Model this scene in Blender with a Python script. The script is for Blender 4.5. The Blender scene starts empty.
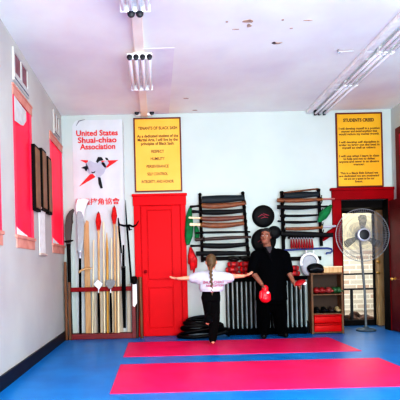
import bpy, bmesh, math, random
from mathutils import Vector as V, Matrix as M
random.seed(4)
C = bpy.context.scene.collection
SC = bpy.context.scene
# ---------------------------------------------------------------- camera model
F, H = 500.0, 1.06
ROLL, YAW, CX, CY = 0.0237, 0.0118, 161.91, 267.29
YB, XL, ZC, XR = 7.72, -1.405, 3.43, 3.70
def _ray(px, py):
    u, v = px-CX, py-CY
    c, s = math.cos(ROLL), math.sin(ROLL)
    r, z = (u*c - v*s)/F, (-u*s - v*c)/F
    return V((r*math.cos(YAW)+math.sin(YAW), -r*math.sin(YAW)+math.cos(YAW), z))
def at(px, py, y):
    d = _ray(px, py); t = y/d.y
    return V((d.x*t, y, H+d.z*t))
def atX(px, py, x):
    d = _ray(px, py); t = x/d.x
    return V((x, d.y*t, H+d.z*t))
def atZ(px, py, z):
    d = _ray(px, py); t = (z-H)/d.z
    return V((d.x*t, d.y*t, z))
# ---------------------------------------------------------------- materials
def lin(c):
    return tuple((x/255/12.92 if x/255 <= .04045 else ((x/255+.055)/1.055)**2.4) for x in c)
_m = {}
def mat(name, rgb, rough=.5, metal=0, var=.08, scale=12, bump=0, spec=.5, rgb2=None, coat=0, stretch=None, sheen=0):
    if name in _m: return _m[name]
    m = bpy.data.materials.new(name); m.use_nodes = True
    n = m.node_tree.nodes; l = m.node_tree.links; b = n['Principled BSDF']
    c1 = lin(rgb)
    c2 = lin(rgb2) if rgb2 else tuple(x*(1-var*2) for x in c1)
    tc = n.new('ShaderNodeTexCoord'); mp = n.new('ShaderNodeMapping'); no = n.new('ShaderNodeTexNoise')
    if stretch: mp.inputs['Scale'].default_value = stretch
    no.inputs['Scale'].default_value = scale; no.inputs['Detail'].default_value = 5
    l.new(tc.outputs['Object'], mp.inputs['Vector']); l.new(mp.outputs[0], no.inputs['Vector'])
    cr = n.new('ShaderNodeValToRGB'); l.new(no.outputs['Fac'], cr.inputs['Fac'])
    cr.color_ramp.elements[0].position = .35; cr.color_ramp.elements[1].position = .68
    cr.color_ramp.elements[0].color = (*c1, 1); cr.color_ramp.elements[1].color = (*c2, 1)
    l.new(cr.outputs['Color'], b.inputs['Base Color'])
    b.inputs['Roughness'].default_value = rough; b.inputs['Metallic'].default_value = metal
    b.inputs['Specular IOR Level'].default_value = spec
    b.inputs['Coat Weight'].default_value = coat
    if bump:
        bp = n.new('ShaderNodeBump'); bp.inputs['Strength'].default_value = bump; bp.inputs['Distance'].default_value = .01
        l.new(no.outputs['Fac'], bp.inputs['Height']); l.new(bp.outputs[0], b.inputs['Normal'])
    _m[name] = m
    return m
def glass_mat():
    m = bpy.data.materials.new('clear_glass'); m.use_nodes = True
    n = m.node_tree.nodes; l = m.node_tree.links
    n.remove(n['Principled BSDF'])
    t = n.new('ShaderNodeBsdfTransparent'); g = n.new('ShaderNodeBsdfGlossy'); g.inputs['Roughness'].default_value = .05
    fr = n.new('ShaderNodeFresnel'); fr.inputs[0].default_value = 1.35
    mx = n.new('ShaderNodeMixShader'); l.new(fr.outputs[0], mx.inputs[0]); l.new(t.outputs[0], mx.inputs[1]); l.new(g.outputs[0], mx.inputs[2])
    l.new(mx.outputs[0], n['Material Output'].inputs[0]); return m
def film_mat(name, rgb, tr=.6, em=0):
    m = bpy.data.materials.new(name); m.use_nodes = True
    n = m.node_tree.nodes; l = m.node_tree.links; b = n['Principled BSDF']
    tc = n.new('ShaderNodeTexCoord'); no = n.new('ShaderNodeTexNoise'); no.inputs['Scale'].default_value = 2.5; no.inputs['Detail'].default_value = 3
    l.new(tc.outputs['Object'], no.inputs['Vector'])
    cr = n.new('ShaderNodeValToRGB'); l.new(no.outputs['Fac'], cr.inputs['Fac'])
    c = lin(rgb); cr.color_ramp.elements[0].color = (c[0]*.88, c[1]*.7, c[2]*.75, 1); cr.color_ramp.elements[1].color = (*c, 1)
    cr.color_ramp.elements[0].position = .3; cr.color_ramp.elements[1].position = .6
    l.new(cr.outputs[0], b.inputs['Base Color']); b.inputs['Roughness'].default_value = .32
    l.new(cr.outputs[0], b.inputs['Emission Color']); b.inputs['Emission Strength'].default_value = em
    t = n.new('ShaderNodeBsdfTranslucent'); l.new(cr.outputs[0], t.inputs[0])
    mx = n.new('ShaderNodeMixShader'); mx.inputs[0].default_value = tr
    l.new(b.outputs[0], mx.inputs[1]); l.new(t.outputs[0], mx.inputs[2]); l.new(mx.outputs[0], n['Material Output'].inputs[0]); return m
def brick_mat():
    m = bpy.data.materials.new('pale_brick'); m.use_nodes = True
    n = m.node_tree.nodes; l = m.node_tree.links; b = n['Principled BSDF']
    tc = n.new('ShaderNodeTexCoord'); mp = n.new('ShaderNodeMapping'); mp.inputs['Rotation'].default_value = (math.pi/2, 0, 0)
    br = n.new('ShaderNodeTexBrick'); br.inputs['Scale'].default_value = 1
    br.inputs['Brick Width'].default_value = .3; br.inputs['Row Height'].default_value = .11; br.inputs['Mortar Size'].default_value = .014
    br.inputs['Color1'].default_value = (*lin((198, 172, 156)), 1); br.inputs['Color2'].default_value = (*lin((206, 202, 192)), 1)
    br.inputs['Mortar'].default_value = (*lin((232, 228, 218)), 1)
    l.new(tc.outputs['Object'], mp.inputs[0]); l.new(mp.outputs[0], br.inputs[0]); l.new(br.outputs[0], b.inputs['Base Color'])
    b.inputs['Roughness'].default_value = .9; return m
wall_m = mat('white_wall_paint', (198, 207, 203), .6, scale=1.2, rgb2=(191, 201, 197), bump=.02)
leftw_m = mat('left_wall_paint', (202, 200, 194), .6, scale=.9, rgb2=(188, 182, 180), bump=.03)
ceil_m = mat('ceiling_paint', (247, 250, 241), .7, scale=.75, rgb2=(230, 226, 226), bump=.04)  # second tone mottles the ceiling's lilac shade into the paint
floor_m = mat('blue_mat_vinyl', (0, 132, 206), .36, scale=3, rgb2=(0, 118, 192), bump=.03, spec=.35)
pink_m = mat('pink_mat_vinyl', (238, 36, 112), .42, scale=3, rgb2=(230, 26, 100), bump=.03, spec=.35)
red_m = mat('red_gloss_paint', (216, 0, 26), .45, scale=2, rgb2=(204, 0, 20), spec=.12)
dred_m = mat('deep_red_paint', (152, 2, 20), .5, scale=3, rgb2=(132, 2, 16), spec=.1)
mar_m = mat('maroon_door_paint', (120, 14, 28), .5, scale=3, rgb2=(98, 10, 22))
salmon_m = mat('salmon_primer', (222, 158, 142), .6, scale=6, rgb2=(206, 134, 120))
beam_m = mat('peach_beam', (250, 243, 228), .6, scale=2, rgb2=(244, 230, 214))
white_m = mat('white_paint', (244, 244, 242), .45)
tube_m = mat('white_tube_glass', (250, 250, 250), .25, var=.01)
black_m = mat('black_leather', (12, 12, 15), .6, spec=.25, var=.2, scale=20, bump=.05)
blackc_m = mat('black_cloth', (8, 10, 14), .9, var=.2, scale=40, bump=.08, spec=.08)
dark_m = mat('near_black_wood', (20, 14, 13), .7, var=.2, spec=.2)  # very dark brown, the own colour of many dark parts
base_m = mat('black_baseboard', (18, 20, 32), .5)
yellow_m = mat('yellow_board', (246, 192, 82), .5, scale=2, rgb2=(240, 182, 64))
yellow2_m = mat('ochre_board', (230, 180, 40), .5, scale=2, rgb2=(216, 164, 28))
frame_m = mat('maroon_frame', (104, 28, 26), .45)
ink_m = mat('brown_ink', (92, 40, 20), .6, var=.02)
ink2_m = mat('dark_ink', (62, 34, 14), .6, var=.02)
redink_m = mat('red_ink', (222, 28, 36), .6, var=.02)
banner_m = mat('banner_cloth', (211, 215, 217), .8, scale=3, rgb2=(202, 207, 210), bump=.1)
paper_m = mat('pale_grey_print', (186, 190, 204), .8, var=.04)
bprint_m = mat('black_print', (16, 16, 22), .7, var=.02)
tan_m = mat('tan_wood', (214, 178, 132), .5, scale=8, rgb2=(192, 150, 100), stretch=(6, 6, .6))
ltan_m = mat('pale_staff_wood', (238, 224, 192), .5, scale=8, rgb2=(224, 202, 162), stretch=(6, 6, .6))
honey_m = mat('honey_wood', (216, 166, 70), .45, scale=8, rgb2=(180, 126, 40), stretch=(6, 6, .6))
brown_m = mat('brown_wood', (120, 72, 36), .5, scale=8, rgb2=(88, 50, 24), stretch=(6, 6, .6))
dbrown_m = mat('dark_brown_wood', (62, 36, 24), .5, scale=8, rgb2=(40, 24, 18), stretch=(6, 6, .6))
scab_m = mat('brown_scabbard', (136, 78, 36), .5, scale=10, rgb2=(92, 48, 22), stretch=(.8, 6, 6))
scabr_m = mat('reddish_scabbard', (118, 62, 40), .5, scale=10, rgb2=(80, 38, 26), stretch=(.8, 6, 6))
teal_m = mat('dark_slate_lacquer', (26, 36, 42), .5, spec=.25)
steel_m = mat('grey_steel', (150, 154, 160), .4, metal=.7)
dsteel_m = mat('dark_steel', (78, 76, 74), .45, metal=.5)
silver_m = mat('silver_metal', (196, 198, 208), .35, metal=.4)
tassel_m = mat('red_tassel', (226, 34, 32), .8, scale=30, rgb2=(170, 12, 16), stretch=(4, 4, .5))
green_m = mat('green_cloth', (0, 122, 66), .8, scale=10, rgb2=(0, 84, 44), bump=.15)
blue_m = mat('blue_metal', (40, 60, 130), .4)
redv_m = mat('red_vinyl', (206, 16, 28), .4, scale=8, rgb2=(168, 8, 18))
redbox_m = mat('red_plastic', (196, 6, 12), .5, scale=4, rgb2=(176, 4, 8), spec=.2)
rad_m = mat('radiator_grey', (162, 174, 172), .45, scale=6, rgb2=(128, 142, 142))
skin_m = mat('skin', (226, 168, 138), .55, scale=8, rgb2=(212, 148, 120))
skin2_m = mat('skin_tan', (156, 106, 86), .65, scale=8, rgb2=(134, 88, 70))
lip_m = mat('lips', (166, 84, 78), .5)
eye_m = mat('eye_dark', (30, 20, 16), .2)
hairb_m = mat('black_hair', (24, 18, 18), .5, scale=40, var=.2, bump=.2)
hairl_m = mat('dark_blond_hair', (120, 94, 62), .6, scale=40, rgb2=(72, 52, 34), bump=.3, stretch=(4, 4, .6))
tee_m = mat('white_tshirt_cotton', (200, 199, 209), .9, scale=14, rgb2=(188, 185, 198), bump=.15)
gee_m = mat('grey_undershirt', (82, 74, 80), .85)
case_m = mat('bookcase_wood', (118, 84, 54), .6, scale=6, rgb2=(92, 64, 40), stretch=(3, 3, .6))
caseback_m = mat('bookcase_back', (62, 44, 30), .7)
brass_m = mat('brass', (206, 160, 84), .3, metal=.8)
pad_m = mat('pale_grey_pad', (176, 178, 184), .6, bump=.05)
wire_m = mat('fan_wire', (150, 154, 158), .4, metal=.3)
blade_m = mat('fan_blade_grey', (92, 96, 98), .4)
_b = blade_m.node_tree.nodes['Principled BSDF']; _b.inputs['Alpha'].default_value = .5
vent_m = mat('dusty_vent_pane', (150, 96, 102), .5, scale=6, rgb2=(120, 74, 84))
ext_m = mat('pavement', (150, 140, 130), .8, rgb2=(110, 96, 84), scale=3)
leaf_m = mat('brown_debris', (84, 54, 40), .9, rgb2=(50, 32, 26), scale=20, bump=.4)
vent2_m = mat('pale_vent_pane', (178, 160, 154), .6, scale=6, rgb2=(156, 138, 134))
glass_m = glass_mat(); brickw_m = brick_mat()
film_m = film_mat('red_window_film', (255, 40, 100), .45, .5)  # emission stands in for daylight glowing through the film
film2_m = film_mat('red_trim_film', (240, 66, 108), .3, .25)  # trim around the film gets a weaker painted glow
# ---------------------------------------------------------------- mesh builder
class MB:
    def __init__(s): s.bm = bmesh.new()
    def _hull(s, rings, cap0=True, cap1=True):
        bm = s.bm; vr = [[bm.verts.new(p) for p in r] for r in rings]; n = len(vr[0])
        for a, b in zip(vr, vr[1:]):
            for i in range(n):
                j = (i+1) % n; bm.faces.new((a[i], a[j], b[j], b[i]))
        if cap0: bm.faces.new(vr[0][::-1])
        if cap1: bm.faces.new(vr[-1])
        return s
    def box(s, x0, x1, y0, y1, z0, z1):
        x0, x1 = sorted((x0, x1)); y0, y1 = sorted((y0, y1)); z0, z1 = sorted((z0, z1))
        return s._hull([[(x0, y0, z0), (x1, y0, z0), (x1, y1, z0), (x0, y1, z0)], [(x0, y0, z1), (x1, y0, z1), (x1, y1, z1), (x0, y1, z1)]])
    def bbox(s, x0, x1, y0, y1, z0, z1, b=.01):
        t = bmesh.new(); c = V(((x0+x1)/2, (y0+y1)/2, (z0+z1)/2))
        bmesh.ops.create_cube(t, size=1, matrix=M.Translation(c) @ M.Diagonal((abs(x1-x0), abs(y1-y0), abs(z1-z0), 1)))
        b = min(b, .45*min(abs(x1-x0), abs(y1-y0), abs(z1-z0)))
        bmesh.ops.bevel(t, geom=t.edges[:], offset=b, segments=2, affect='EDGES', profile=.5)
        return s._merge(t)
    def _merge(s, t):
        mp = {v: s.bm.verts.new(v.co) for v in t.verts}
        for f in t.faces: s.bm.faces.new([mp[v] for v in f.verts])
        t.free(); return s
    def sweep(s, pts, ra, rb=None, up=V((0, 1, 0)), seg=8, round_ends=False):
        pts = [V(p) for p in pts]; n = len(pts)
        if not hasattr(ra, '__len__'): ra = [ra]*n
        if rb is None: rb = ra
        if not hasattr(rb, '__len__'): rb = [rb]*n
        rings = []
        for i, p in enumerate(pts):
            t = (pts[min(i+1, n-1)]-pts[max(i-1, 0)]).normalized()
            u = V(up)
            if abs(t.dot(u)) > .95: u = V((1, 0, 0)) if abs(t.x) < .9 else V((0, 0, 1))
            n1 = t.cross(u).normalized(); n2 = n1.cross(t).normalized()
            rings.append([p+n1*(ra[i]*math.cos(a))+n2*(rb[i]*math.sin(a)) for a in [2*math.pi*k/seg for k in range(seg)]])
        return s._hull(rings)
    def capsule(s, p, q, r1, r2, seg=12):
        p, q = V(p), V(q); d = q-p
        if d.length < 1e-5: d = V((0, 0, 1e-4)); q = p+d
        t = d.normalized(); pts = []; rr = []
        for k in (-1, -.9, -.7, -.38): pts.append(p+t*(r1*k)); rr.append(max(r1*math.sqrt(1-k*k), r1*.06))
        pts.append(p); rr.append(r1); pts.append(q); rr.append(r2)
        for k in (.38, .7, .9, 1): pts.append(q+t*(r2*k)); rr.append(max(r2*math.sqrt(1-k*k), r2*.06))
        u = V((0, 1, 0)) if abs(t.y) < .9 else V((1, 0, 0))
        n1 = t.cross(u).normalized(); n2 = n1.cross(t)
        return s._hull([[c+n1*(r*math.cos(a))+n2*(r*math.sin(a)) for a in [2*math.pi*k/seg for k in range(seg)]] for c, r in zip(pts, rr)])
    def chain(s, pts, rs):
        for i in range(len(pts)-1): s.capsule(pts[i], pts[i+1], rs[i], rs[i+1])
        return s
    def loft(s, rings, seg=20, rot=None, org=None, p=2.0):
        R = []
        for (c, rx, ry) in rings:
            ring = []
            for k in range(seg):
                a = 2*math.pi*k/seg; ca, sa = math.cos(a), math.sin(a)
                q = V((math.copysign(abs(ca)**(2/p), ca)*rx, math.copysign(abs(sa)**(2/p), sa)*ry, 0))+V(c)
                if rot is not None: q = org + rot @ (q-org)
                ring.append(q)
            R.append(ring)
        return s._hull(R)
    def ell(s, c, r, rot=None, u=16, v=10):
        t = bmesh.new(); m = M.Translation(V(c)) @ (rot.to_4x4() if rot is not None else M.Identity(4)) @ M.Diagonal((*r, 1))
        bmesh.ops.create_uvsphere(t, u_segments=u, v_segments=v, radius=1, matrix=m); return s._merge(t)
    def lathe(s, c, axis, prof, seg=20):
        c = V(c); t = V(axis).normalized(); u = V((0, 0, 1)) if abs(t.z) < .9 else V((1, 0, 0))
        n1 = t.cross(u).normalized(); n2 = n1.cross(t)
        return s._hull([[c+t*h+n1*(r*math.cos(a))+n2*(r*math.sin(a)) for a in [2*math.pi*k/seg for k in range(seg)]] for r, h in prof])
    def torus(s, c, axis, R, r, seg=32, ms=6, arc=1.0):
        c = V(c); t = V(axis).normalized(); u = V((0, 0, 1)) if abs(t.z) < .9 else V((1, 0, 0))
        n1 = t.cross(u).normalized(); n2 = n1.cross(t); rings = []
        for k in range(seg):
            a = 2*math.pi*k/seg; d = n1*math.cos(a)+n2*math.sin(a)
            rings.append([c+d*(R+r*math.cos(b))+t*(r*math.sin(b)) for b in [2*math.pi*j/ms for j in range(ms)]])
        vr = [[s.bm.verts.new(p) for p in q] for q in rings]
        for i in range(seg):
            a, b = vr[i], vr[(i+1) % seg]
            for j in range(ms): s.bm.faces.new((a[j], a[(j+1) % ms], b[(j+1) % ms], b[j]))
        return s
    def prism(s, pts, off):
        off = V(off); t = bmesh.new()
        a = [t.verts.new(V(p)) for p in pts]; b = [t.verts.new(V(p)+off) for p in pts]; n = len(a)
        t.faces.new(a); t.faces.new(b[::-1])
        for i in range(n): t.faces.new((a[i], b[i], b[(i+1) % n], a[(i+1) % n]))
        bmesh.ops.triangulate(t, faces=[f for f in t.faces if len(f.verts) > 4])
        return s._merge(t)
    def build(s, name, m, parent=None, smooth=False, voxel=0, sm=4, origin=None):
        bm = s.bm; bmesh.ops.recalc_face_normals(bm, faces=bm.faces[:])
        if parent is not None: o0 = V(parent['_loc'])
        elif origin is not None: o0 = V(origin)
        else:
            co = [v.co for v in bm.verts]
            o0 = V(((min(c.x for c in co)+max(c.x for c in co))/2, (min(c.y for c in co)+max(c.y for c in co))/2, min(c.z for c in co)))
        bmesh.ops.translate(bm, verts=bm.verts[:], vec=-o0)
        me = bpy.data.meshes.new(name); bm.to_mesh(me); bm.free()
        o = bpy.data.objects.new(name, me); C.objects.link(o)
        if voxel:
            r = o.modifiers.new('r', 'REMESH'); r.mode = 'VOXEL'; r.voxel_size = voxel
            k = o.modifiers.new('s', 'SMOOTH'); k.factor = .5; k.iterations = sm
            dg = bpy.context.evaluated_depsgraph_get(); dg.update()
            me2 = bpy.data.meshes.new_from_object(o.evaluated_get(dg)); o.modifiers.clear(); o.data = me2; me2.name = name
            me = me2; smooth = True
        me.materials.clear(); me.materials.append(m)
        if smooth: me.polygons.foreach_set('use_smooth', [True]*len(me.polygons))
        if smooth and not voxel: me.set_sharp_from_angle(angle=math.radians(50))
        o['_loc'] = tuple(o0)
        if parent is not None: o.parent = parent; o['_loc'] = parent['_loc']
        else: o.location = o0
        return o
def thing(name, label, cat, loc, group=None):
    o = bpy.data.objects.new(name, None); C.objects.link(o); o.empty_display_size = .1
    o.location = loc; o['_loc'] = tuple(loc); o['label'] = label; o['category'] = cat
    if group: o['group'] = group
    return o
def tag(o, label, cat, group=None):
    o['label'] = label; o['category'] = cat
    if group: o['group'] = group
    return o
def struct(o, label=None):
    o['kind'] = 'structure'
    if label: o['label'] = label
    return o
def text(name, body, m, parent, loc, size, align='CENTER', bold=0.0, lh=1.0, ext=.0008, sx=1.0, rotz=0, xrot=math.pi/2):
    cu = bpy.data.curves.new(name, 'FONT'); cu.body = body; cu.size = size; cu.align_x = align; cu.align_y = 'CENTER'
    cu.offset = bold; cu.space_line = lh; cu.extrude = ext; cu.resolution_u = 3
    t = bpy.data.objects.new(name+'_tmp', cu); C.objects.link(t)
    dg = bpy.context.evaluated_depsgraph_get(); dg.update()
    me = bpy.data.meshes.new_from_object(t.evaluated_get(dg)); bpy.data.objects.remove(t)
    me.name = name; me.transform(M.Translation(V(loc)-V(parent['_loc'])) @ M.Rotation(rotz, 4, 'Z') @ M.Rotation(xrot, 4, 'X') @ M.Diagonal((sx, 1, 1, 1)))
    me.materials.clear(); me.materials.append(m)
    o = bpy.data.objects.new(name, me); C.objects.link(o); o.parent = parent; o['_loc'] = parent['_loc']; return o
PX = YB/F          # metres per photo pixel at the back wall
def rect(px0, py0, px1, py1, y):
    a, b = at(px0, (py0+py1)/2, y), at(px1, (py0+py1)/2, y)
    c = (px0+px1)/2
    return a.x, b.x, at(c, py1, y).z, at(c, py0, y).z      # x0,x1,z0,z1
# ================================================================ SETTING
T = .15
# doorway in the back wall
dx0, dx1 = at(342, 270, YB).x, at(389, 270, YB).x
dz1 = at(362, 199, YB).z
b = MB(); b.box(XL-T, dx0, YB, YB+T, 0, ZC); b.box(dx0, dx1, YB, YB+T, dz1, ZC); b.box(dx1, XR+T, YB, YB+T, 0, ZC)
struct(b.build('wall_back', wall_m))
struct(MB().box(XL-T, XR+T, -2.2, YB+1.0, -.1, 0).build('floor', floor_m))
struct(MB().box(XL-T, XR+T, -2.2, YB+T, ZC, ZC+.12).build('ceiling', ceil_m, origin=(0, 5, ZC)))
# windows of the left wall
w1y = (atX(14.6, 165, XL).y, atX(31.6, 165, XL).y); w2y = (atX(50.5, 165, XL).y, atX(61.6, 165, XL).y)
_w0 = atX(2.4, 215, XL).y-.06; w0y = (_w0-.75, _w0)
wz1 = atX(31, 116.5, XL).z; wzt = atX(14.5, 86, XL).z; wz0 = atX(15.5, 235.5, XL).z
vz0 = atX(16.3, 76, XL).z; vz1 = atX(16.3, 57, XL).z
wins = [w0y, w1y, w2y]
b = MB(); ycur = -2.2
for (a, c) in wins:
    b.box(XL-T, XL, ycur, a, 0, ZC); b.box(XL-T, XL, a, c, 0, wz0); b.box(XL-T, XL, a, c, wz1, ZC); ycur = c
b.box(XL-T, XL, ycur, YB, 0, ZC)
struct(b.build('wall_left', leftw_m))
for i, (a, c) in enumerate(wins):
    w = thing('window_%d' % (i+1), ['red-covered window at the left edge of the photo', 'red-covered window nearer the camera with a white patch at its top corner', 'red-covered window next to the back corner'][i], 'window', (XL, (a+c)/2, wz0))
    del w['category']; w['kind'] = 'structure'
    hh = .11
    k = MB()
    k.box(XL-.02, XL+.012, a-.03, c+.03, wz1, wzt)
    k.box(XL-.02, XL+.018, a-.04, c+.04, wzt-.02, wzt)
    k.box(XL-.02, XL+.022, a-.04, c+.05, wz0-.02, wz0+.012)
    k.box(XL-.01, XL+.01, a-.0, c+.03, wz0-.12, wz0-.02)
    k.build('casing', salmon_m, w)
    k = MB(); k.box(XL-.03, XL+.006, a-.02, a+.05, wz0, wz1); k.box(XL-.03, XL+.006, c-.07, c+.02, wz0, wz1)
    k.build('side_trim', film2_m, w)
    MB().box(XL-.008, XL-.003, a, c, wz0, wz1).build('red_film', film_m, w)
    if i == 1:
        t1 = atX(26, 110, XL+.014)
        zz = atX(17, 122, XL+.014).z; wq = atX(17, 99, XL+.014).z
        k = MB(); n = 7
        pts = [V((XL+.013, a-.01, wq)), V((XL+.013, t1.y, wq-.02)), V((XL+.013, t1.y, zz+.12)), V((XL+.013, (t1.y*.7+a*.3), zz+.03)), V((XL+.013, (t1.y+a)/2, zz+.01)), V((XL+.013, a-.01, zz-.01))]
        k.prism(pts, (.003, 0, 0)); k.build('white_patch', mat('patch_white', (214, 212, 210), .7), w)
    if i > 0:
        pts = [V((XL, a, wz0+.01)), V((XL, a, wz0+.09)), V((XL, a+.16, wz0+.06)), V((XL, a+.42, wz0+.025)), V((XL, a+.4, wz0+.01))]
        MB().prism(pts, (.008, 0, 0)).build('curled_edge', white_m, w)
    # upper vent with two dusty panes
    va, vc = a+.05, c-.17
    if i == 2: va, vc = atX(53.6, 116, XL).y, atX(57.4, 120, XL).y
    k = MB(); k.box(XL, XL+.02, va-.05, vc+.05, vz0-.09, vz0); k.box(XL, XL+.02, va-.05, vc+.05, vz1, vz1+.04)
    md = (va+vc)/2
    for q in (va-.03, md, vc+.03): k.box(XL, XL+.02, q-.02, q+.02, vz0, vz1)
    k.build('vent_frame', leftw_m, w)
    MB().box(XL, XL+.008, va, md, vz0, vz1).build('vent_pane', vent_m if i < 2 else vent2_m, w)
    MB().box(XL, XL+.008, md, vc, vz0, vz1).build('vent_pane', vent_m if i < 2 else vent2_m, w)
    MB().box(XL, XL+.022, va-.04, vc+.03, vz0-.07, vz0-.055).build('vent_shadow_line', mat('slate_shadow', (84, 84, 104), .6), w)  # slate strip draws the shadow line beneath the vent
struct(MB().box(XL, XL+.02, -2.2, YB, 0, .13).build('baseboard_left', base_m))
# right wall with a red window casing
struct(MB().box(XR, XR+T, -2.2, YB, 0, ZC).build('wall_right', wall_m))
rw = thing('window_4', 'red window casing on the right wall at the photo edge', 'window', (XR, 6.9, 2.15)); del rw['category']; rw['kind'] = 'structure'
ra = atX(397.5, 150, XR).y; rz = atX(398.5, 128, XR).z
k = MB(); k.box(XR-.03, XR, ra-.1, ra, 1.9, rz); k.box(XR-.03, XR, ra-.8, ra-.1, rz-.1, rz); k.box(XR-.03, XR, ra-.9, ra-.8, 1.9, rz); k.box(XR-.04, XR, ra-.95, ra, 1.85, 1.9)
k.build('casing', mar_m, rw)
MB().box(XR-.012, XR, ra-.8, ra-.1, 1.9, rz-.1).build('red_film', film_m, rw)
# ---------------------------------------------------------------- closed red door
d = thing('door_1', 'closed bright red panelled door in the back wall under a yellow board', 'door', (at(160, 336, YB).x, YB, 0)); del d['category']; d['kind'] = 'structure'
x0, x1, _, z1 = rect(133.8, 195, 186.8, 336, YB)
xi0, xi1 = at(141.5, 266, YB).x, at(181.5, 266, YB).x; zt = at(160, 205.5, YB).z
x0 += .02; x1 -= .0
k = MB(); k.bbox(x0, xi0, YB-.035, YB, 0, zt+.01, .006); k.bbox(xi1, x1, YB-.035, YB, 0, zt+.01, .006); k.bbox(x0-.01, x1+.01, YB-.04, YB, zt, z1, .006)
k.bbox(x0-.025, x1+.025, YB-.06, YB, z1-.02, z1+.015, .006)
k.build('door_casing', red_m, d)
k = MB(); g = .014; lx0, lx1 = xi0+.012, xi1-.012; px0_, px1_ = at(148.5, 266, YB).x, at(171.8, 266, YB).x
zpan = ((.14, .74), (.88, at(160, 211, YB).z))
k.box(xi0, xi1, YB-.006, YB-.001, 0, zt)
k.bbox(lx0, px0_-g, YB-.03, YB-.006, .01, zt-.012, .003); k.bbox(px1_+g, lx1, YB-.03, YB-.006, .01, zt-.012, .003)
for (za, zb) in ((.01, zpan[0][0]-g), (zpan[0][1]+g, zpan[1][0]-g), (zpan[1][1]+g, zt-.012)): k.bbox(px0_-g, px1_+g, YB-.03, YB-.006, za, zb, .003)
for (za, zb) in zpan: k.bbox(px0_, px1_, YB-.026, YB-.006, za, zb, .004)
k.build('door_leaf', red_m, d)
hp = at(148, 277, YB)
k = MB(); k.lathe((lx0+.05, YB-.03, 1.0), (0, -1, 0), [(.025, 0), (.025, .005), (.01, .008), (.01, .03), (.026, .045), (.022, .06), (.004, .065)]); k.build('door_knob', dred_m, d, smooth=True)
# ---------------------------------------------------------------- open doorway right
d = thing('door_2', 'open red-framed doorway in the back wall at the right', 'door', ((dx0+dx1)/2, YB, 0)); del d['category']; d['kind'] = 'structure'
fx0, fx1, _, fz1 = rect(333, 188.5, 397, 332, YB)
fx1 = min(fx1, XR-.002)
k = MB(); k.bbox(fx0, dx0, YB-.04, YB, 0, dz1, .006); k.bbox(dx1, fx1, YB-.04, YB, 0, dz1, .006); k.bbox(fx0-.005, fx1, YB-.05, YB, dz1-.01, fz1, .006)
k.bbox(fx0-.03, fx1, YB-.07, YB, fz1-.03, fz1+.01, .006)
k.box(dx0-.001, dx0+.012, YB, YB+T, 0, dz1)
k.build('door_casing', dred_m, d)
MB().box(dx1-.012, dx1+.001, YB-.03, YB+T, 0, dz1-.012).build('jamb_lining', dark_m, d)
# open leaf swung into the room
lx = dx1+.002
k = MB(); k.box(lx, lx+.04, YB-.92, YB-.05, .01, 2.0)
for za, zb in ((.15, .8), (.95, 1.85)):
    k.bbox(lx-.008, lx+.01, YB-.8, YB-.17, za, zb, .006)
k.build('door_leaf', mar_m, d)
kb = atX(395.5, 279, lx)
MB().lathe((lx, min(kb.y, YB-.2), kb.z), (-1, 0, 0), [(.03, 0), (.03, .006), (.01, .01), (.01, .035), (.028, .05), (.02, .07), (.004, .073)]).build('door_knob', brass_m, d, smooth=True)
# vestibule beyond the doorway
YD = 8.42
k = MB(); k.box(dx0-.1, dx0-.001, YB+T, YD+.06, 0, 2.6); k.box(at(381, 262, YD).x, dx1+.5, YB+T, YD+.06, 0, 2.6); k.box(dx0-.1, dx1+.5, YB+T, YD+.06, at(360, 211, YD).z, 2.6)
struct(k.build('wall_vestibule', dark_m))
gd = thing('door_3', 'dark-framed glass storm door with black bars at the end of the vestibule', 'door', (at(358, 300, YD).x, YD, 0)); del gd['category']; gd['kind'] = 'structure'
gx0 = dx0-.001; gx1 = at(374.5, 262, YD).x; gz1 = at(358, 211, YD).z
k = MB(); k.box(gx0, at(343, 262, YD).x, YD-.02, YD+.03, 0, gz1); k.box(at(373.2, 262, YD).x, gx1, YD-.02, YD+.03, 0, gz1)
k.box(gx0, gx1, YD-.02, YD+.03, at(358, 213, YD).z, gz1); k.box(gx0, gx1, YD-.02, YD+.03, 0, at(358, 320, YD).z)
k.build('storm_frame', dark_m, gd)
k = MB()
for py in (274, 289): 
    z = at(358, py, YD).z; k.box(gx0, gx1, YD-.03, YD+.02, z-.014, z+.014)
xv = at(351.5, 300, YD).x; k.box(xv-.016, xv+.016, YD-.03, YD+.02, 0.1, at(351, 289, YD).z)
k.build('bar', base_m, gd)
MB().box(gx0, gx1, YD+.002, YD+.008, .1, gz1).build('glass_pane', glass_m, gd)
jx0, jx1 = gx1, at(381, 262, YD).x
MB().bbox(jx0, jx1, YD-.12, YD+.05, 0, gz1, .006).build('wooden_jamb', tan_m, gd)
k = MB()
for py in (262, 273): 
    p = at(378.5, py, YD-.14); k.ell(p, (.035, .03, .025)); k.capsule(p, p+V((0, .05, 0)), .012, .012)
k.build('brass_handle', brass_m, gd, smooth=True)
# outside
struct(MB().box(0, 9, 11.2, 11.5, -.2, 1.36).build('wall_outside', brickw_m))
struct(MB().box(0, 12, 13.2, 13.4, -.2, 4.2).build('wall_neighbour', mat('cream_stucco', (250, 242, 214), .8, scale=.8, rgb2=(214, 204, 176))))
struct(MB().box(0, 9, YB+1.0, 14, -.12, -.02).build('ground_outside', ext_m))
k = MB()
for i in range(26):
    k.ell((random.uniform(gx0+.03, gx1-.03), YD+.1+random.uniform(0, .18), .03+.1*random.random()*(1 if i < 18 else 1.4)), (.09, .06, .05))
dbl = k.build('leaf_drift', leaf_m, voxel=.02); tag(dbl, 'dark brown drift of leaves against the outside of the glass door', 'leaves'); dbl['kind'] = 'stuff'
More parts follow.
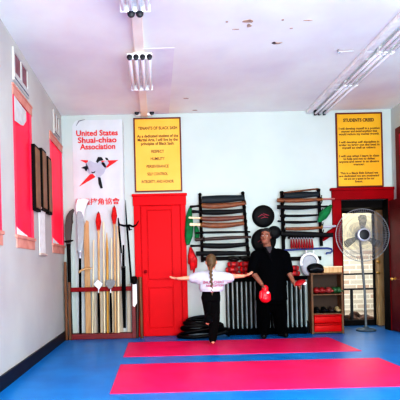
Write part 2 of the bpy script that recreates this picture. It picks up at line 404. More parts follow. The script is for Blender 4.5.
# ---------------------------------------------------------------- ceiling details
bx0, bx1 = atZ(135.2, 53, ZC).x, atZ(144.2, 54, ZC).x
k = MB(); k.box(bx0, bx1, -2, YB, ZC-.05, ZC); struct(k.build('trim_1', beam_m), 'peach painted batten running along the ceiling')
k = MB(); k.box(bx1, bx1+.33, atZ(160, 48, ZC).y, YB, ZC-.003, ZC); struct(k.build('ceiling_shade_strip', mat('lilac_shade_tint', (240, 238, 238), .7, scale=1.5, rgb2=(226, 218, 226))), 'lilac strip painting the shade on the ceiling beside the batten')  # thin sheet, its lilac colour paints the shadow beside the batten
def tube_light(name, label, xs, y0, y1, hx0, hx1, z, group, discs=True, housing_m=white_m, r=.019):
    t = thing(name, label, 'ceiling light', ((hx0+hx1)/2, (y0+y1)/2, ZC), group)
    k = MB(); k.bbox(hx0, hx1, y0+.02, y1-.02, z+.02, ZC-.05 if hx0 < 1 else ZC, .01); k.build('housing', housing_m, t)
    for x in xs:
        c = MB().lathe((x, y0, z), (0, 1, 0), [(r*.6, .0), (r, .012), (r, y1-y0-.012), (r*.6, y1-y0)], 14).build('tube', tube_m, t, smooth=True)
        if discs: MB().lathe((x, y0-.02, z), (0, 1, 0), [(.022, 0), (.03, .006), (.03, .02), (.014, .03)], 14).build('socket', base_m, t, smooth=True)
    for yy in (y0, y1): MB().bbox(min(xs)-.03, max(xs)+.03, yy-.012, yy+.012, z-.02, z+.045, .006).build('end_bracket', white_m, t)
    return t
zt_ = ZC-.12
ya, yb_ = atZ(140, 57.4, zt_).y, atZ(140, 89, zt_).y
xs = [atZ(q, 57.6, zt_).x for q in (129.6, 136, 142.6, 149.4)]
tube_light('tube_light', 'four-tube white ceiling light in the middle of the peach batten', xs, ya, yb_, xs[1]-.03, xs[2]+.03, zt_, 'lights on the batten')
y2 = atZ(135, 10, zt_).y
xs2 = [atZ(q, 9, zt_).x for q in (123.2, 131, 139.5, 147)]
tube_light('tube_light', 'white ceiling light cut off by the top edge of the photo', xs2, y2-1.0, y2, xs2[1]-.04, xs2[2]+.04, zt_, 'lights on the batten', discs=False)
t_ = bpy.data.objects['tube_light.001']
for x in xs2[1:3]: MB().lathe((x, y2+.012, zt_-.028), (0, -1, 0), [(.026, -.01), (.034, 0), (.034, .015), (.015, .03)], 14).build('socket', base_m, t_, smooth=True)
h = thing('lamp_holder', 'pair of dark lamp sockets on a bracket where batten meets back wall', 'lamp holder', (at(144, 111, YB).x, YB-.1, ZC))
p0, p1 = at(136.8, 112.5, YB-.12), at(151.8, 112.5, YB-.12); pm = at(144.5, 110, YB-.12)
k = MB(); k.bbox(p0.x-.02, p1.x+.02, YB-.1, YB-.06, p0.z+.0, ZC-.05, .006); k.build('bracket', white_m, h)
for p, r in ((p0, .034), (p1, .034), (pm, .024)): MB().lathe(p, (0, 1, 0), [(.6*r, 0), (r, .006), (r, .02), (.5*r, .03)], 14).build('socket', base_m, h, smooth=True)
# right run of strip lights
zr = ZC-.055
fxa = 2.37
joints = [atZ(314, 108, zr).y, atZ(342, 85, zr).y, atZ(373, 52, zr).y]
joints.append(joints[2]-(joints[1]-joints[2])*1.12); joints.append(joints[3]-1.0)
joints[0] = YB-.01
names_ = ['strip light at the far end of the right ceiling run, by the back wall', 'second strip light from the back wall in the right ceiling run', 'third strip light from the back wall in the right ceiling run', 'nearest strip light of the right ceiling run, mostly out of frame']
for i in range(4):
    ya_, yb_ = joints[i+1]+.001, joints[i]-.001
    t = thing('strip_light', 'white '+names_[i], 'ceiling light', (fxa+.14, (ya_+yb_)/2, ZC), 'strip lights on the right')
    MB().bbox(fxa, fxa+.085, ya_, yb_, ZC-.05, ZC, .008).build('housing', white_m, t)
    MB().box(fxa+.085, fxa+.3, ya_+.3, ya_+.36, ZC-.02, ZC).build('mounting_strap', white_m, t)
    for x in (fxa+.145, fxa+.205, fxa+.285):
        MB().lathe((x, ya_+.03, zr), (0, 1, 0), [(.014, 0), (.02, .012), (.02, yb_-ya_-.072), (.014, yb_-ya_-.06)], 14).build('tube', tube_m, t, smooth=True)
        for yy in (ya_+.02, yb_-.02): MB().bbox(x-.02, x+.02, yy-.014, yy+.014, zr-.026, ZC, .006).build('socket', white_m if yy < joints[0]-.1 else base_m, t)
hk = thing('ceiling_hook', 'small dark hook with thin white rod on the ceiling left of strip lights', 'hook', atZ(338, 52, ZC))
p = atZ(338.5, 52, ZC-.03); q = atZ(353, 51, ZC-.03)
MB().sweep([p+V((0, 0, .03)), p+V((-.01, 0, .01)), p+V((0, 0, -.012)), p+V((.02, 0, -.004))], .007).build('hook', steel_m, hk, smooth=True)
MB().sweep([p, q], .006).build('rod', mat('rod_grey', (200, 198, 200), .6), hk, smooth=True)
patch_m = mat('exposed_plaster', (206, 176, 150), .8, rgb2=(150, 124, 112), scale=20)
def peel(px, py, w, h_, m=patch_m):
    c = atZ(px, py, ZC-.004); pts = []
    sx = (c.y)/F; e0 = atZ(px, py-h_/2, ZC).y; e1 = atZ(px, py+h_/2, ZC).y
    for a in range(9):
        t = 2*math.pi*a/9; rr = random.uniform(.6, 1.1)
        pts.append(V((c.x+math.cos(t)*w/2*sx*rr, c.y+math.sin(t)*abs(e1-e0)/2*rr, ZC-.004)))
    return MB().prism(pts, (0, 0, .004)).build('peeled_paint', m, ceil_o)
ceil_o = bpy.data.objects['ceiling']
for q in ((248, 21.5, 11, 3.5), (249, 26, 6, 4), (227, 22, 4, 1.5), (277, 43.5, 12, 2.2), (283, 20, 3, 2), (308, 20.5, 12, 1), (236, 29.5, 8, 1), (291, 28.5, 4, 1), (195, 110.4, 6, .8), (186, 98.6, 5, .7)): peel(*q)
peel(274, 43.2, 5, 2, mat('dark_hole', (60, 50, 50), .9))
# ================================================================ FLOOR MATS
Z0 = .006
def floor_mat(label, ya, yb, xa, xb):
    n = 3; o = MB().bbox(xa, xb, ya, yb, 0, Z0, .002).build('floor_mat', pink_m); tag(o, label, 'mat', 'pink floor mats'); return o
floor_mat('pink floor mat strip nearest the camera', 4.223, 5.495, -.416, 2.438)
floor_mat('pink floor mat strip farther back, under the standing child', 5.957, 7.099, -.416, 2.438)
# ================================================================ WALL BOARDS AND BANNER
def board(name, label, px, tm, y=YB):
    x0, x1, z0, z1 = rect(*px, y)
    t = thing(name, label, 'sign', ((x0+x1)/2, YB, z0))
    MB().box(x0+.02, x1-.02, YB-.02, YB, z0+.02, z1-.02).build('panel', tm, t)
    k = MB(); f = .021
    k.bbox(x0, x1, YB-.03, YB, z0, z0+f, .004); k.bbox(x0, x1, YB-.03, YB, z1-f, z1, .004); k.bbox(x0, x0+f, YB-.03, YB, z0+f, z1-f, .004); k.bbox(x1-f, x1, YB-.03, YB, z0+f, z1-f, .004)
    k.build('frame', frame_m, t); return t
s1 = board('yellow_sign', 'yellow maroon-framed sign above the closed red door', (134.2, 118, 181.4, 192), yellow_m)
def line(par, s, px, py, cap, m, bold=.0012, wpx=None, lh=1):
    p = at(px, py, YB-.0215); o = text('lettering', s, m, par, (p.x, YB-.0215, p.z), cap, bold=bold)
    if wpx:
        xs_ = [v.co.x for v in o.data.vertices]; w = max(xs_)-min(xs_); k = wpx*PX/w; c = p.x-par['_loc'][0]
        for v in o.data.vertices: v.co.x = c+(v.co.x-c)*k
    return o
line(s1, 'TENANTS OF BLACK SASH', 157.6, 128.2, .066, ink_m, .001, 39)
for s, py, w in (('As a dedicated student of the', 136, 41), ('Martial Arts, I will live by the', 139.8, 40), ('principles of Black Sash:', 143.6, 33)): line(s1, s, 157.6, py, .062, ink_m, .0014, w)
for s, py, w in (('RESPECT', 151.5, 12.5), ('HUMILITY', 158.8, 14), ('PERSEVERANCE', 166.4, 22), ('SELF CONTROL', 174, 20.5), ('INTEGRITY, AND HONOR', 181.6, 32)): line(s1, s, 157.6, py, .062, ink_m, .0008, w)
s2 = board('yellow_sign', 'ochre maroon-framed sign above the open doorway', (335.8, 113, 382.2, 187.4), yellow2_m)
line(s2, 'STUDENTS CREED', 358.6, 120.2, .068, ink2_m, .0022, 31)
crd = [('I will develop myself in a positive', 128.4, 41), ('manner and avoid anything that', 131.2, 36), ('would reduce my mental growth.', 134, 41),
       ('I will develop self discipline in', 142, 40), ('order to bring out the best in', 144.8, 41), ('myself as well as others.', 147.6, 34),
       ('I will use what I learn in class', 155.9, 40), ('to help and not to defeat', 158.7, 32), ('anyone and never in an abusive', 161.5, 40), ('manner.', 164.3, 11),
       ('This is a Black Belt School we', 173, 38), ('are dedicated we are motivated', 175.8, 40), ('we are on a quest to be our', 178.6, 31), ('best.', 181.4, 8)]
for s, py, w in crd: line(s2, s, 359.2, py, .046, ink2_m, .0010, w)
bn = thing('cloth_banner', 'white hanging banner with red lettering and throwing figures behind the weapons rack', 'banner', (at(100, 200, YB).x, YB, .12))
x0, x1, z0, z1 = rect(74.5, 120, 124.5, 331, YB)
k = MB(); nx = 24; rings = []
bmz = []
top = [V((x0+(x1-x0)*i/nx, YB-.006-.003*math.sin(i*.9)-(.0), z1 - (.09*(1-min(1, i/2.5))**2))) for i in range(nx+1)]
for i in range(nx):
    a, c = top[i], top[i+1]
    k.prism([V((a.x, a.y, z0)), V((c.x, c.y, z0)), c, a], (0, .004, 0))
k.build('cloth', banner_m, bn)
MB().sweep([at(76, 126, YB-.012), at(79, 121, YB-.014), at(85, 119.5, YB-.012)], [.003, .009, .003]).build('curled_corner', mat('grey_curl', (140, 140, 146), .8), bn)
for sx in (123.8,):
    a, c = at(sx-.5, 122, YB-.008), at(sx+1.6, 260, YB-.008); MB().sweep([a, c], .006).build('edge_cord', mat('cord_grey', (206, 206, 206), .7), bn)
YT = YB-.0125
def btext(s, px, py, size, bold, wpx, m=redink_m):
    p = at(px, py, YT); o = text('lettering', s, m, bn, (p.x, YT, p.z), size, bold=bold)
    xs_ = [v.co.x for v in o.data.vertices]; w = max(xs_)-min(xs_); c = (max(xs_)+min(xs_))/2; c2 = p.x-bn['_loc'][0]
    for v in o.data.vertices: v.co.x = c2+(v.co.x-c)*wpx*PX/w
btext('United States', 97, 133.2, .118, .0028, 41.5)
btext('Shuai-chiao', 97.2, 140.2, .118, .0028, 38.5)
btext('Association', 97.6, 146.8, .118, .0028, 35)
btext('美國摔角協會', 97.5, 202, .105, .0015, 44)
def emblem(polys, m, name, off):
    k = MB()
    for pl in polys: k.prism([at(x, y, YT-off) for x, y in pl], (0, .0008, 0))
    return k.build(name, m, bn)
for tri in ([(80, 160), (88, 160.3), (87.5, 164)], [(101, 160.8), (118.5, 160), (106, 168.5)], [(79, 186.6), (91.5, 172.5), (95.5, 177)]): emblem([tri], redink_m, 'emblem_triangle', 0)
for pg in ([(86, 163), (90, 160.5), (95, 163), (98, 161), (104, 162.5), (106.5, 167), (104, 173), (99, 178), (97, 178), (95, 173), (90, 174.5), (86.5, 171), (88.5, 168)], [(101, 163), (107, 160), (109, 163), (105, 168)]): emblem([pg], paper_m, 'emblem_figure', .001)
for pg in ([(96, 161.5), (98, 157), (101.5, 157.2), (103.5, 160), (99.5, 161), (97.5, 163)], [(105, 157.5), (107.5, 158), (108.8, 160.5), (106, 159.8)],
        [(81, 168), (84, 166.5), (86.5, 166), (88, 168), (86, 171.5), (84.5, 168.8)], [(91, 171.5), (93, 172.2), (95.5, 171), (94.5, 173), (92, 173.2)],
        [(98, 177), (100.5, 177.5), (101, 183), (102.8, 188.2), (100.6, 188.5), (98.6, 184)]): emblem([pg], bprint_m, 'emblem_black_parts', .002)  # printed black heads, belts and leg of the figures
# ================================================================ LEFT WALL PIECES
for i, (xa, xm, xb, yt, ybm) in enumerate(((32.6, 36.2, 41, 146, 211), (40.4, 43.4, 47.4, 150, 211), (47.2, 49.2, 52.4, 158, 214.5))):
    D = .055
    ya = atX(xm, 180, XL+D).y; yb = atX(xb, 180, XL+D).y
    zt2 = atX(xm, yt-1.5, XL+D).z; zb = atX(xm, ybm-1.5, XL+D).z
    t = thing('wall_plaque', ['long dark-edged brown plaque on left wall, nearest the near red window', 'middle one of three long brown plaques on the left wall', 'long brown plaque on left wall, nearest the far red window'][i], 'plaque', (XL, (ya+yb)/2, zb), 'long plaques on the left wall')
    MB().box(XL, XL+D-.01, ya, yb, zb, zt2).build('backing', dark_m, t)
    MB().bbox(XL+D-.012, XL+D, ya+.02, yb-.02, zb+.03, zt2-.03, .004).build('face', mat('plaque_brown', (144, 104, 74), .5, scale=6, rgb2=(118, 80, 54)), t)
ya, yb = atX(40.6, 230, XL+.03).y, atX(47, 230, XL+.03).y
t = thing('hanging_scroll', 'narrow white scroll hanging below the plaques on the left wall', 'scroll', (XL, (ya+yb)/2, atX(44, 256, XL).z))
zs0, zs1 = atX(44, 254.5, XL+.03).z, atX(44, 209, XL+.03).z
k = MB(); k.bbox(XL+.004, XL+.012, ya+.02, yb-.02, zs0, zs1, .002); k.build('sheet', white_m, t)
for z in (zs0, zs1): MB().sweep([(XL+.016, ya, z), (XL+.016, yb, z)], .016).build('roller', mat('pale_roller', (214, 196, 186), .6), t, smooth=True)
# ================================================================ WEAPONS RACK
YK = YB-.13
def vx(px, py=300, y=YK): return at(px, py, y).x
rk = thing('weapon_rack', 'dark red wooden rack holding pole weapons in the back left corner', 'rack', (vx(100), YK, 0))
zr_ = at(100, 289, YK-.03).z
MB().bbox(vx(69), vx(132.5), YK-.05, YK-.025, zr_-.035, zr_+.03, .006).build('rail', mat('rack_rail_red', (136, 10, 24), .5, spec=.15), rk)
MB().bbox(vx(69), vx(132.5), YK-.05, YB-.02, 0, .08, .006).build('base_board', mat('dark_red_base', (120, 8, 22), .5), rk)
for a, c, tp in ((65.6, 68.2, 262), (69, 71.6, 282)): MB().bbox(vx(a), vx(c), YK-.09, YK-.05, 0, at(a, tp, YK).z, .006).build('post', brown_m, rk)
MB().bbox(vx(131.6), vx(135.6), YK-.06, YK, 0, at(133, 283, YK).z, .006).build('post', mat('dark_red_post', (110, 14, 24), .5), rk)
def pole(mb, px0, py0, px1, y, r=.013, z0=.085, y1=None):
    a = at(px0, py0, y); x1 = at(px1, 331, y).x
    mb.sweep([(a.x, a.y, a.z), ((a.x+x1)/2, y, (a.z+z0)/2), (x1, y, z0)], r); return a
def staff(label, px0, py0, px1, m, r=.013, y=YK, grp='plain staffs in the rack'):
    k = MB(); pole(k, px0, py0, px1, y, r); o = k.build('wooden_staff', m, smooth=True); tag(o, label, 'staff', grp); return o
staff('pale thin staff between the two red-tasselled spears, left of the short honey one', 103.3, 222, 104.6, ltan_m)
staff('short honey-coloured staff with pointed top between the two tasselled spears', 107.2, 248, 107.8, honey_m, .018)
staff('thick pale staff just right of the right tasselled spear', 118, 226, 118.6, ltan_m, .019)
staff('pale thin staff directly left of the right tasselled spear', 111.5, 238, 112, ltan_m, .011)
staff('thin pale staff right beside the wide tan board', 93.6, 240, 92.6, ltan_m, .011)
for (px, tp, px1, hw, lb) in ((86.8, 284, 87.2, 1.7, 'pale flat wooden board behind the wide tan board, low in the rack'), (95.4, 284, 95.6, 1.6, 'pale flat wooden board between the wide tan board and left spear'), (101.8, 284, 102.2, 1.9, 'pale flat wooden board just right of the left spear'), (108.6, 284, 109, 1.8, 'pale flat wooden board behind the honey staff'), (113.6, 284, 114, 1.8, 'pale flat wooden board behind the right spear'), (121.2, 284, 121.6, 1.6, 'pale flat wooden board left of the straight black sword'), (128.4, 284, 129.2, 1.7, 'pale flat wooden board at the right end by the rack post')):
    yb_ = YK+.045; c0, c1 = at(px, tp, yb_), at(px1, 330, yb_); hw *= PX
    k = MB(); k.prism([V((c1.x-hw, yb_, .085)), V((c1.x+hw, yb_, .085)), V((c0.x+hw, yb_, c0.z-.05)), V((c0.x+hw*.3, yb_, c0.z)), V((c0.x-hw*.6, yb_, c0.z-.01)), V((c0.x-hw, yb_, c0.z-.06))], (0, .015, 0))
    tag(k.build('wooden_board', mat('shaded_pale_wood', (196, 184, 168), .6, scale=8, rgb2=(178, 164, 146), stretch=(6, 6, .6))), lb, 'board', 'pale boards in the rack')  # greyed wood colour paints the shade below the rail
o = bpy.data.objects['wooden_staff.001']
t = MB().lathe(at(107.2, 249, YK), (0, 0, 1), [(.016, 0), (.012, .1), (.006, .22), (.002, .25)], 10).build('tapered_tip', honey_m, o, smooth=True)
# wide tan board
k = MB(); a = rect(83.6, 220, 90, 330, YK-.0)
k.prism([V((a[0]+.01, YK+.02, .085)), V((a[1], YK+.02, .085)), V((a[1]-.005, YK+.02, a[3]-.02)), V((a[0]+.06, YK+.02, a[3])), V((a[0]+.015, YK+.02, a[3]-.1))], (0, .02, 0))
tag(k.build('wooden_sword', mat('mid_tan_wood', (196, 154, 108), .5, scale=8, rgb2=(170, 126, 82), stretch=(6, 6, .6))), 'wide flat tan wooden board-like sword beside the grey-bladed glaive', 'sword')
def tasseled(label, px0, top, tas0, tas1, px1):
    p = at(px0, tas1, YK); t = thing('spear', label, 'spear', (at(px1, 331, YK).x, YK, .085), 'red-tasselled spears')
    k = MB(); pole(k, px0, tas0+3, px1, YK, .017); k.build('shaft', tan_m, t, smooth=True)
    a = at(px0, top, YK); c = at(px0, tas0+4, YK)
    k = MB(); L = (a-c).length; k.lathe(c, (a-c), [(.012, 0), (.012, L*.4), (.016, L*.6), (.012, L*.8), (.002, L)], 4); k.build('spearhead', mat('dark_red_cap', (110, 14, 20), .6), t)
    q = at(px0, tas0, YK); L = (q-p).length
    k = MB(); k.lathe(q, (p-q), [(.012, 0), (.024, L*.12), (.034, L*.4), (.034, L*.65), (.016, L*.9), (.004, L)], 16)
    for i in range(14):
        an = i*2*math.pi/14; dd = V((math.cos(an)*.03, math.sin(an)*.03, 0)); k.sweep([q+dd*.5, q+(p-q)*.5+dd*1.15, q+(p-q)*(.95+.1*random.random())+dd*.6], [.008, .009, .003])
    k.build('tassel', tassel_m, t, smooth=True)
tasseled('spear whose red tassel hangs lower, left one of two', 98.4, 211.4, 213.5, 230, 99.5)
tasseled('spear whose red tassel is higher, right one of two', 114.2, 205.4, 207.5, 224, 115.6)
# dark glaive in the corner
def blade(k, pts, y, th): k.prism([at(px, py, y) for px, py in pts], (0, th, 0)); return k
g1 = thing('glaive', 'dark curved glaive standing closest to the corner by the left wall', 'glaive', (vx(70), YK+.015, 0))
blade(MB(), [(66.4, 246), (64.8, 236), (64.6, 225), (66.4, 216), (69.4, 211), (73.2, 208.5), (74.4, 210.5), (72, 215), (71.4, 219.5), (73, 222.5), (71.3, 226), (71, 236), (70.6, 246)], YK+.015, .012).build('blade', dsteel_m, g1)
k = MB(); p = at(68.4, 241.5, YK+.015); k.sweep([p+V((-.06, 0, .0)), p, p+V((.075, 0, .015))], [.012, .018, .01]); k.build('guard', dark_m, g1)
k = MB(); a = at(68.6, 244, YK+.015); k.sweep([a, (at(70, 300, YK+.015).x, YK+.015, .5), (at(71.5, 330, YK+.015).x, YK+.015, 0.085)], [.03, .024, .02]); k.build('shaft', dark_m, g1, smooth=True)
g2 = thing('glaive', 'glaive with a broad grey and white blade second from the corner', 'glaive', (vx(80), YK+.015, .08))
blade(MB(), [(76.2, 214), (75.6, 206), (77.2, 199.5), (83, 198.6), (89.4, 199.6), (87, 204), (84.3, 212), (83.4, 219)], YK+.012, .012).build('blade_tip', mat('white_blade', (238, 238, 242), .4), g2)
blade(MB(), [(76.8, 212), (78.6, 211), (81.4, 211.6), (83.2, 216), (84, 228), (83.6, 240), (82.2, 251), (77.8, 251), (77.4, 236)], YK+.008, .016).build('blade', steel_m, g2)
k = MB(); p = at(80, 251, YK+.015); k.lathe(p, (0, 0, -1), [(.036, 0), (.036, .03), (.026, .04), (.026, .11)], 12); k.build('ferrule', silver_m, g2, smooth=True)
k = MB(); pole(k, 80, 254, 80.4, YK+.015, .019); k.build('shaft', blackc_m, g2, smooth=True)
# side-handle stick
k = MB(); p, q = at(78.8, 271, YK-.09), at(91.6, 268.4, YK-.09)
k.sweep([p+V((0, 0, -.03)), p+V((.02, 0, 0)), (p+q)/2+V((0, 0, .012)), q], [.012, .016, .017, .013]); tag(k.build('wooden_crosspiece', tan_m, smooth=True), 'short light wooden handle lying level across the poles above the red rail', 'handle')
# hammers with silver and grey heads
for (px, m_, lb, dm) in ((98.3, silver_m, 'black-hafted mace with diamond-shaped silver head resting on red rail', True), (110.4, mat('grey_iron', (128, 126, 128), .5), 'black-hafted spade with rounded grey head resting on red rail', False)):
    yy = YK-.09; t = thing('rail_weapon', lb, 'mace' if dm else 'spade', (vx(px), yy, .1))
    t.name = 'mace' if dm else 'war_spade'
    if dm: pts = [(px-5, 284.5), (px-.5, 279.6), (px+4.6, 283.8), (px+.6, 289.6)]
    else: pts = [(px-4.6, 281), (px-2.6, 279.6), (px+3, 279.4), (px+5, 281), (px+4.6, 284.6), (px+1.4, 288.4), (px-.4, 289), (px-2.2, 288.2), (px-4.6, 285)]
    k = MB(); blade(k, pts, yy-.015, .03); k.build('head', m_, t)
    a = at(px+.2, 289, yy); k = MB(); k.sweep([a, a-V((0, 0, .08))], .01); k.build('socket', silver_m, t, smooth=True)
    a = at(px+.3, 293, yy); k = MB(); k.sweep([a, (at(px+.6, 312, yy).x, yy, a.z-.3), (at(px+.9, 327, yy).x, yy, .1)], [.014, .019, .014]); k.build('haft', blackc_m, t, smooth=True)
# black trident and sword at the right end
t = thing('trident', 'black trident with curved side prongs at the right end of the rack', 'trident', (vx(130), YK-.05, .3))
yy = YK-.06
k = MB(); k.sweep([at(118.6, 221, yy), at(119.4, 224.6, yy), at(124, 225.8, yy), at(130, 225.4, yy), at(133, 226.6, yy), at(136.4, 224.8, yy), at(138.8, 220.6, yy)], [.006, .013, .015, .016, .015, .01, .005])
k.sweep([at(128.6, 226, yy), at(129.6, 230, yy), at(132, 229.4, yy)], [.014, .014, .006])
k.sweep([at(126.8, 226, yy), at(125.8, 210, yy), at(125.6, 200, yy)], [.012, .009, .003]); k.build('prongs', blackc_m, t, smooth=True)
a = at(127, 226, yy); c = at(131.4, 283, yy); k = MB(); k.sweep([a, (a+c)/2, c], .014); k.build('shaft', blackc_m, t, smooth=True)
t = thing('hook_sword', 'thin black pole leaning left of the trident with silver lower grip', 'sword', (vx(124), YK-.07, .1))
k = MB(); k.sweep([at(118.2, 218, yy), at(119.3, 232, yy), at(121.4, 254, yy)], [.008, .013, .013]); k.build('upper_shaft', blackc_m, t, smooth=True)
k = MB(); k.sweep([at(121.3, 253, yy), at(121.6, 262, yy), at(122, 270, yy)], [.016, .018, .012]); k.build('grip', steel_m, t, smooth=True)
t = thing('straight_sword', 'straight black sword standing upright right of the thick pale staff', 'sword', (vx(124), YK-.09, .1))
y3 = YK-.09
k = MB(); k.sweep([at(123.5, 245, y3), at(123.5, 262, y3), at(123.6, 268, y3)], [.012, .016, .018]); k.build('hilt', blackc_m, t, smooth=True)
k = MB(); k.sweep([at(123.6, 267, y3), at(123.8, 290, y3), at(124.6, 328, y3)], [.028, .03, .02], [.01, .01, .008]); k.build('scabbard', blackc_m, t, smooth=True)
k = MB(); p = at(123.5, 267, y3); k.ell(p, (.036, .02, .014)); k.build('guard', dsteel_m, t, smooth=True)
t = thing('short_sword', 'white-bladed short weapon with dark round handle at right end of rack', 'sword', (vx(135), YK-.1, .4))
y4 = YK-.115
blade(MB(), [(132.6, 284), (136.6, 284), (137, 303), (134.6, 307), (132.8, 306)], y4, .014).build('blade', white_m, t)
k = MB(); p = at(134.2, 281, y4+.007); k.lathe(p-V((0, 0, .05)), (0, 0, 1), [(.02, 0), (.028, .02), (.045, .05), (.05, .1), (.03, .12)], 14); k.build('pommel', dark_m, t, smooth=True)
for i, (pa, pb, tp, m_) in enumerate(((137.6, 137.2, 279, dbrown_m), (140, 142, 277, brown_m))):
    k = MB(); y5 = YK-.05-.03*i; a = at(pa, tp, y5); xb = at(pb, 335, y5).x
    k.sweep([a, ((a.x+xb)/2, y5, a.z/2), (xb, y5, 0)], [.03, .026, .022], [.016, .016, .014])
    tag(k.build('wooden_sword', m_, smooth=True), ['dark brown wooden stake upright beside the right rack post', 'brown wooden stake leaning against the red door frame'][i], 'stake')
# ================================================================ SWORD RACKS
def sweepx(k, x0, y0, x1, y1, sag, Y, ra, rb, n=9):
    pts = []
    for i in range(n):
        t = i/(n-1); pts.append(at(x0+(x1-x0)*t, y0+(y1-y0)*t+sag*4*t*(1-t), Y))
    rr = [ra*(.72+.28*math.sin(math.pi*min(1, .18+t_/(n-1)*.9))) for t_ in range(n)]
    k.sweep(pts, rr, [rb]*n, up=V((0, 1, 0))); return pts
YS = YB-.15
SR = []
def sword(label, sx0, sy0, sx1, sy1, sag, thick, m, hilt=None, hm=None, grp=None, cat='sword'):
    a = at((sx0+sx1)/2, max(sy0, sy1), YS)
    t = thing('sword', label, cat, (a.x, YS, a.z-.03), grp)
    k = MB(); sweepx(k, sx0, sy0, sx1, sy1, sag, YS, thick*1.22*PX/2, .016); k.build('scabbard', m, t, smooth=True)
    if hilt:
        hx0, hy0, hx1, hy1, ht = hilt
        k = MB(); p, q = at(hx0, hy0, YS), at(hx1, hy1, YS); k.sweep([p, p.lerp(q, .15), p.lerp(q, .5), p.lerp(q, .9), q], [ht*PX*.42, ht*PX*.5, ht*PX*.42, ht*PX*.55, ht*PX*.35], .013); k.build('hilt', hm or m, t, smooth=True)
        k = MB(); k.ell(p, (.012, .03, ht*PX*.8)); k.build('guard', brass_m if hm else dark_m, t, smooth=True)
    SR.append(a); return t
def rack(label, lp, rp, arms, y=YB-.06):
    t = thing('sword_rack', label, 'rack', at((lp[0]+rp[0])/2, lp[3], y))
    for (a0, b0, a1, b1, w) in (lp, rp):
        k = MB(); p, q = at(a0, b0, y), at(a1, b1, y); k.sweep([p, q], w*PX/2, .02, seg=4)
        k.ell(p, (w*PX*.6, .03, .025)); k.build('post', dark_m, t)
        for ay in arms:
            tt = (ay-b0)/(b1-b0); c = p.lerp(q, tt)
            k = MB(); k.sweep([c+V((0, .058, -.014)), c+V((0, -.112, -.016)), c+V((0, -.13, .016))], .009, seg=6); k.build('peg', dark_m, t)
    k = MB()
    z = at(lp[0], lp[3]-3, y).z; k.bbox(at(lp[2], lp[3]-3, y).x, at(rp[2], rp[3]-3, y).x, y+.02, y+.058, z-.03, z+.03, .005); k.build('crossbar', dark_m, t)
    return t
G1 = 'swords on the left wall rack'
rack('black sword rack on the back wall between the closed door and the standing adult', (200, 194.5, 202.5, 262, 2.8), (242.8, 193, 248.4, 258, 3), (202, 208.5, 215, 222, 228.5, 235, 241, 248.5))
sword('wide dark slate scabbard on the top row of the left sword rack', 202, 199.8, 243.4, 197.8, .3, 6.4, teal_m, grp=G1)
sword('light brown curved sword on the second row of the left rack', 201.5, 205.6, 246, 202.6, 1.6, 4.4, scab_m, hilt=(202, 205.6, 189.6, 206.8, 2.2), hm=dark_m, grp=G1)
sword('black curved sword on the third row of the left rack', 201.5, 212, 243.6, 210.6, .9, 4.2, black_m, hilt=(202, 212, 192, 211.5, 3), grp=G1)
sword('reddish-brown sword on left rack with pale hilt, upper of two pale-hilted', 202, 218.6, 244, 217, 1.0, 4.0, scabr_m, hilt=(201, 218.2, 188.6, 217.6, 2.2), hm=ltan_m, grp=G1)
sword('reddish-brown sword on left rack with thick cream hilt, lower of two pale-hilted', 202, 224.6, 244, 223, 1.6, 4.4, scab_m, hilt=(201, 224.8, 189.6, 224.4, 3), hm=ltan_m, grp=G1)
sword('thinnest black straight sword on the left rack', 203, 232.6, 250, 231.8, 0, 1.8, black_m, hilt=(203, 232.6, 195.5, 232.8, 2), grp=G1)
sword('thin dark brown sword with a swollen left half on the left rack', 203, 239.4, 251, 237, -.2, 2.8, dbrown_m, hilt=(204, 239.2, 195, 239.6, 3.4), grp=G1)
sword('black curved sword on the lowest row of the left rack', 202, 245.4, 248, 244, 1.2, 4.2, black_m, hilt=(203, 245.6, 190, 246, 2.2), grp=G1)
sword('dark pole lying below the lowest sword of the left rack', 196, 253.6, 250, 253, 0, 4, mat('dark_slate_pole', (20, 22, 24), .6, spec=.2), grp=G1, cat='pole')
G2 = 'swords on the right wall rack'
rack('black and brown sword rack on the back wall right of the standing adult', (281.8, 192.5, 284, 262, 3.4), (318.5, 190, 321.5, 246, 3.2), (197.5, 203, 210.5, 217.5, 224.5, 231.5, 238))
sword('thin tan stick lying aslant on top of the right sword rack', 284, 192.8, 318, 188.8, 0, 1.6, brown_m, grp=G2, cat='stick')
sword('wide black scabbard on the top row of the right rack', 284, 195.6, 318.6, 194, .2, 5.4, teal_m, grp=G2)
sword('brown sword with a pinkish red hilt reaching over the doorway frame, right rack', 277.2, 200.2, 322, 199.4, .7, 3.4, scab_m, hilt=(322, 199.3, 334.6, 198.8, 2), hm=mat('dusty_pink_grip', (176, 110, 104), .5), grp=G2)
sword('thick black sword on right rack under the one with pink hilt', 277.2, 207, 319, 206.6, .8, 3.6, black_m, hilt=(319, 206.6, 328, 206.4, 2), grp=G2)
sword('thin black sword on right rack, upper of two thin black ones', 285, 215.8, 318, 215, .4, 2, black_m, hilt=(285, 215.8, 280, 215.9, 2.2), grp=G2)
sword('thin black sword on right rack, lower of two thin black ones', 284, 222, 317, 221.6, .5, 2.2, black_m, hilt=(284, 222, 277.6, 221, 1.8), grp=G2)
sword('brown sword with a pale grip pointing to the doorway, right rack', 285.6, 228.8, 322, 227.6, .5, 2.8, scab_m, hilt=(322, 227, 336, 226, 2.2), hm=silver_m, grp=G2)
sword('broad black sword widening to the right on the lowest row of right rack', 281, 233.6, 333, 235, .2, 4.6, black_m, grp=G2)
